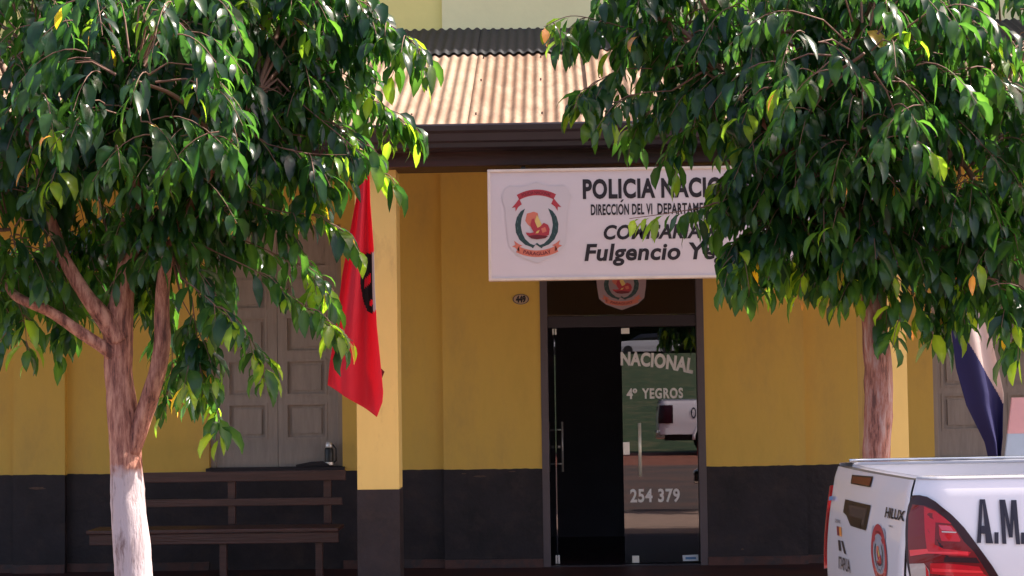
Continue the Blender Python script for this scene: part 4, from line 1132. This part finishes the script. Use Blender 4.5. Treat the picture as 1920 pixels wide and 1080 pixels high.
make_tree('street_tree', 9.55, 1640,
    [([(1648, 1330, 38, 0), (1644, 1100, 31, 0), (1641, 950, 28, 0), (1643, 860, 26, 0), (1647, 780, 26, 0), (1647, 700, 25, 0), (1641, 630, 24, 0), (1634, 560, 22, 0), (1628, 490, 20, 0), (1620, 400, 15, 0), (1600, 260, 12, 0), (1590, 100, 9, 0)], .12),
     ([(1630, 500, 13, 0), (1580, 400, 11, -.1), (1480, 280, 9, -.2), (1380, 170, 7, -.2)], .12),
     ([(1632, 470, 13, 0), (1690, 380, 11, -.1), (1790, 280, 9, -.1), (1880, 150, 7, -.1)], .12)],
    [(1600, 260, 0), (1590, 100, 0), (1480, 280, -.2), (1380, 170, -.2), (1790, 280, -.1), (1880, 150, -.1), (1628, 440, 0)],
    [(1450, 60, 210, 0, 5), (1280, 70, 130, 0, 2.4), (1200, 20, 90, 0, 1.2), (1680, 100, 230, -.1, 6), (1880, 100, 220, -.1, 5), (1330, 190, 90, 0, 1.4), (1490, 270, 140, -.1, 3.2), (1620, 300, 190, -.2, 5), (1800, 330, 180, -.1, 4.5), (1540, 390, 95, -.1, 1.8), (1640, 430, 110, -.15, 2.2), (1780, 440, 110, 0, 2.2), (1880, 490, 110, -.1, 2.2), (1430, 350, 55, -.1, .6), (1460, 440, 70, -.1, 1.0), (1560, 420, 65, .1, .8),
     (1450, -140, 190, 0, 1.8), (1750, -150, 220, 0, 2), (2080, 0, 240, 0, 2.4), (2050, 330, 200, 0, 2), (1600, 100, 230, .7, 3), (1620, 100, 230, -.7, 3.2), (1240, -120, 140, 0, 1.2)],
    [([(1200, 60), (1130, 40), (1070, 30), (1020, 50)], 0, 6), ([(1250, 130), (1170, 130), (1110, 160), (1080, 190)], 0, 7), ([(1260, 170), (1200, 175), (1160, 195), (1140, 235)], -.1, 3), ([(1300, 200), (1240, 205), (1200, 220), (1175, 245)], .1, 5), ([(1420, 350), (1330, 385), (1250, 400), (1180, 410)], -.1, 2),
     ([(1320, 230), (1290, 250), (1270, 290)], 0, 4), ([(1470, 400), (1430, 430), (1390, 470), (1370, 500)], -.1, 5), ([(1560, 430), (1540, 470), (1500, 520)], 0, 4), ([(1650, 480), (1675, 540), (1690, 610)], -.1, 4), ([(1780, 520), (1750, 550), (1718, 600)], 0, 4), ([(1870, 530), (1880, 560), (1890, 590)], -.1, 4), ([(1900, 540), (1915, 600), (1900, 640)], 0, 6), ([(1800, 500), (1810, 560), (1800, 590)], 0, 5),
     ([(1400, 300), (1370, 330), (1340, 370)], 0, 5), ([(1430, 410), (1400, 450), (1350, 475)], 0, 5), ([(1440, 440), (1420, 480), (1400, 510)], .05, 4), ([(1540, 420), (1470, 440), (1410, 465), (1365, 500)], -.05, 7), ([(1560, 440), (1500, 470), (1460, 500)], .05, 5), ([(1560, 460), (1590, 500), (1600, 530)], 0, 4)],
    'right street tree with a single rough brown trunk rising behind the pickup', bark_r, 860)

# ------------------------------------------------------------------ across the road (seen in the glass)
woods = MB()
for k in range(220):
    x = rng.uniform(-60, 60); y = rng.uniform(-120, -105); r = rng.uniform(2, 4.5); z = rng.uniform(4, 13)
    n = 7; vs = []; fs = []
    bmx = bmesh.new(); bmesh.ops.create_icosphere(bmx, subdivisions=2, radius=r, matrix=Matrix.Translation((x, y, z)))
    for v in bmx.verts: v.co += Vector((noise.noise(v.co * .8), noise.noise(v.co * .8 + Vector((9, 0, 0))), noise.noise(v.co * .8 + Vector((0, 9, 0))))) * r * .5
    bmx.verts.index_update(); woods.add([v.co for v in bmx.verts], [tuple(v.index for v in f.verts) for f in bmx.faces]); bmx.free()
tag(woods.build('far_woods', mat('dark far foliage', (.03, .055, .02), .9, var=.5, scale=1.2, bump=1, bscale=3)), 'dark mass of distant trees across the plaza mirrored in the glass', 'woods', kind='stuff')
def car(x, y, z, m, label):
    o = empty('parked_car', (x, y, z), label, 'car', 'cars parked across the plaza')
    b = MB(); loft([(x - 2.1, z + .35, z + .72, .70, .66), (x - 1.95, z + .25, z + .88, .82, .78), (x - 1.1, z + .22, z + .95, .85, .80), (x + .9, z + .22, z + .98, .85, .80), (x + 1.9, z + .25, z + .92, .82, .76), (x + 2.1, z + .4, z + .8, .72, .66)], b)
    b.v = [(a, c + y, d) for a, c, d in b.v]; b.build('body', m, o, bevel=.02)
    b = MB(); loft([(x - 1.15, z + .93, z + .99, .74, .70), (x - .45, z + .93, z + 1.38, .76, .58), (x + .75, z + .93, z + 1.42, .76, .58), (x + 1.5, z + .93, z + 1.0, .72, .68)], b)
    b.v = [(a, c + y, d) for a, c, d in b.v]; b.build('glasshouse', dglass, o, bevel=.02)
    for xw in (-1.3, 1.3):
        for sg in (-1, 1): MB().tube([(x + xw, y + sg * .70, z + .31), (x + xw, y + sg * .88, z + .31)], .31, 18).build('wheel', tyre, o)
zc_ = gh(-92) + .12
car(-1.0, -92, zc_, mat('silver car', (.5, .5, .52), .25, coat=.5), 'silver car farthest left in the row mirrored in the door glass')
car(4.3, -92, zc_, mat('maroon car', (.06, .015, .02), .25, coat=.5), 'maroon car in the middle of the row mirrored in the door glass')
car(9.6, -92.3, zc_, wpaint, 'white car farthest right in the row mirrored in the door glass')
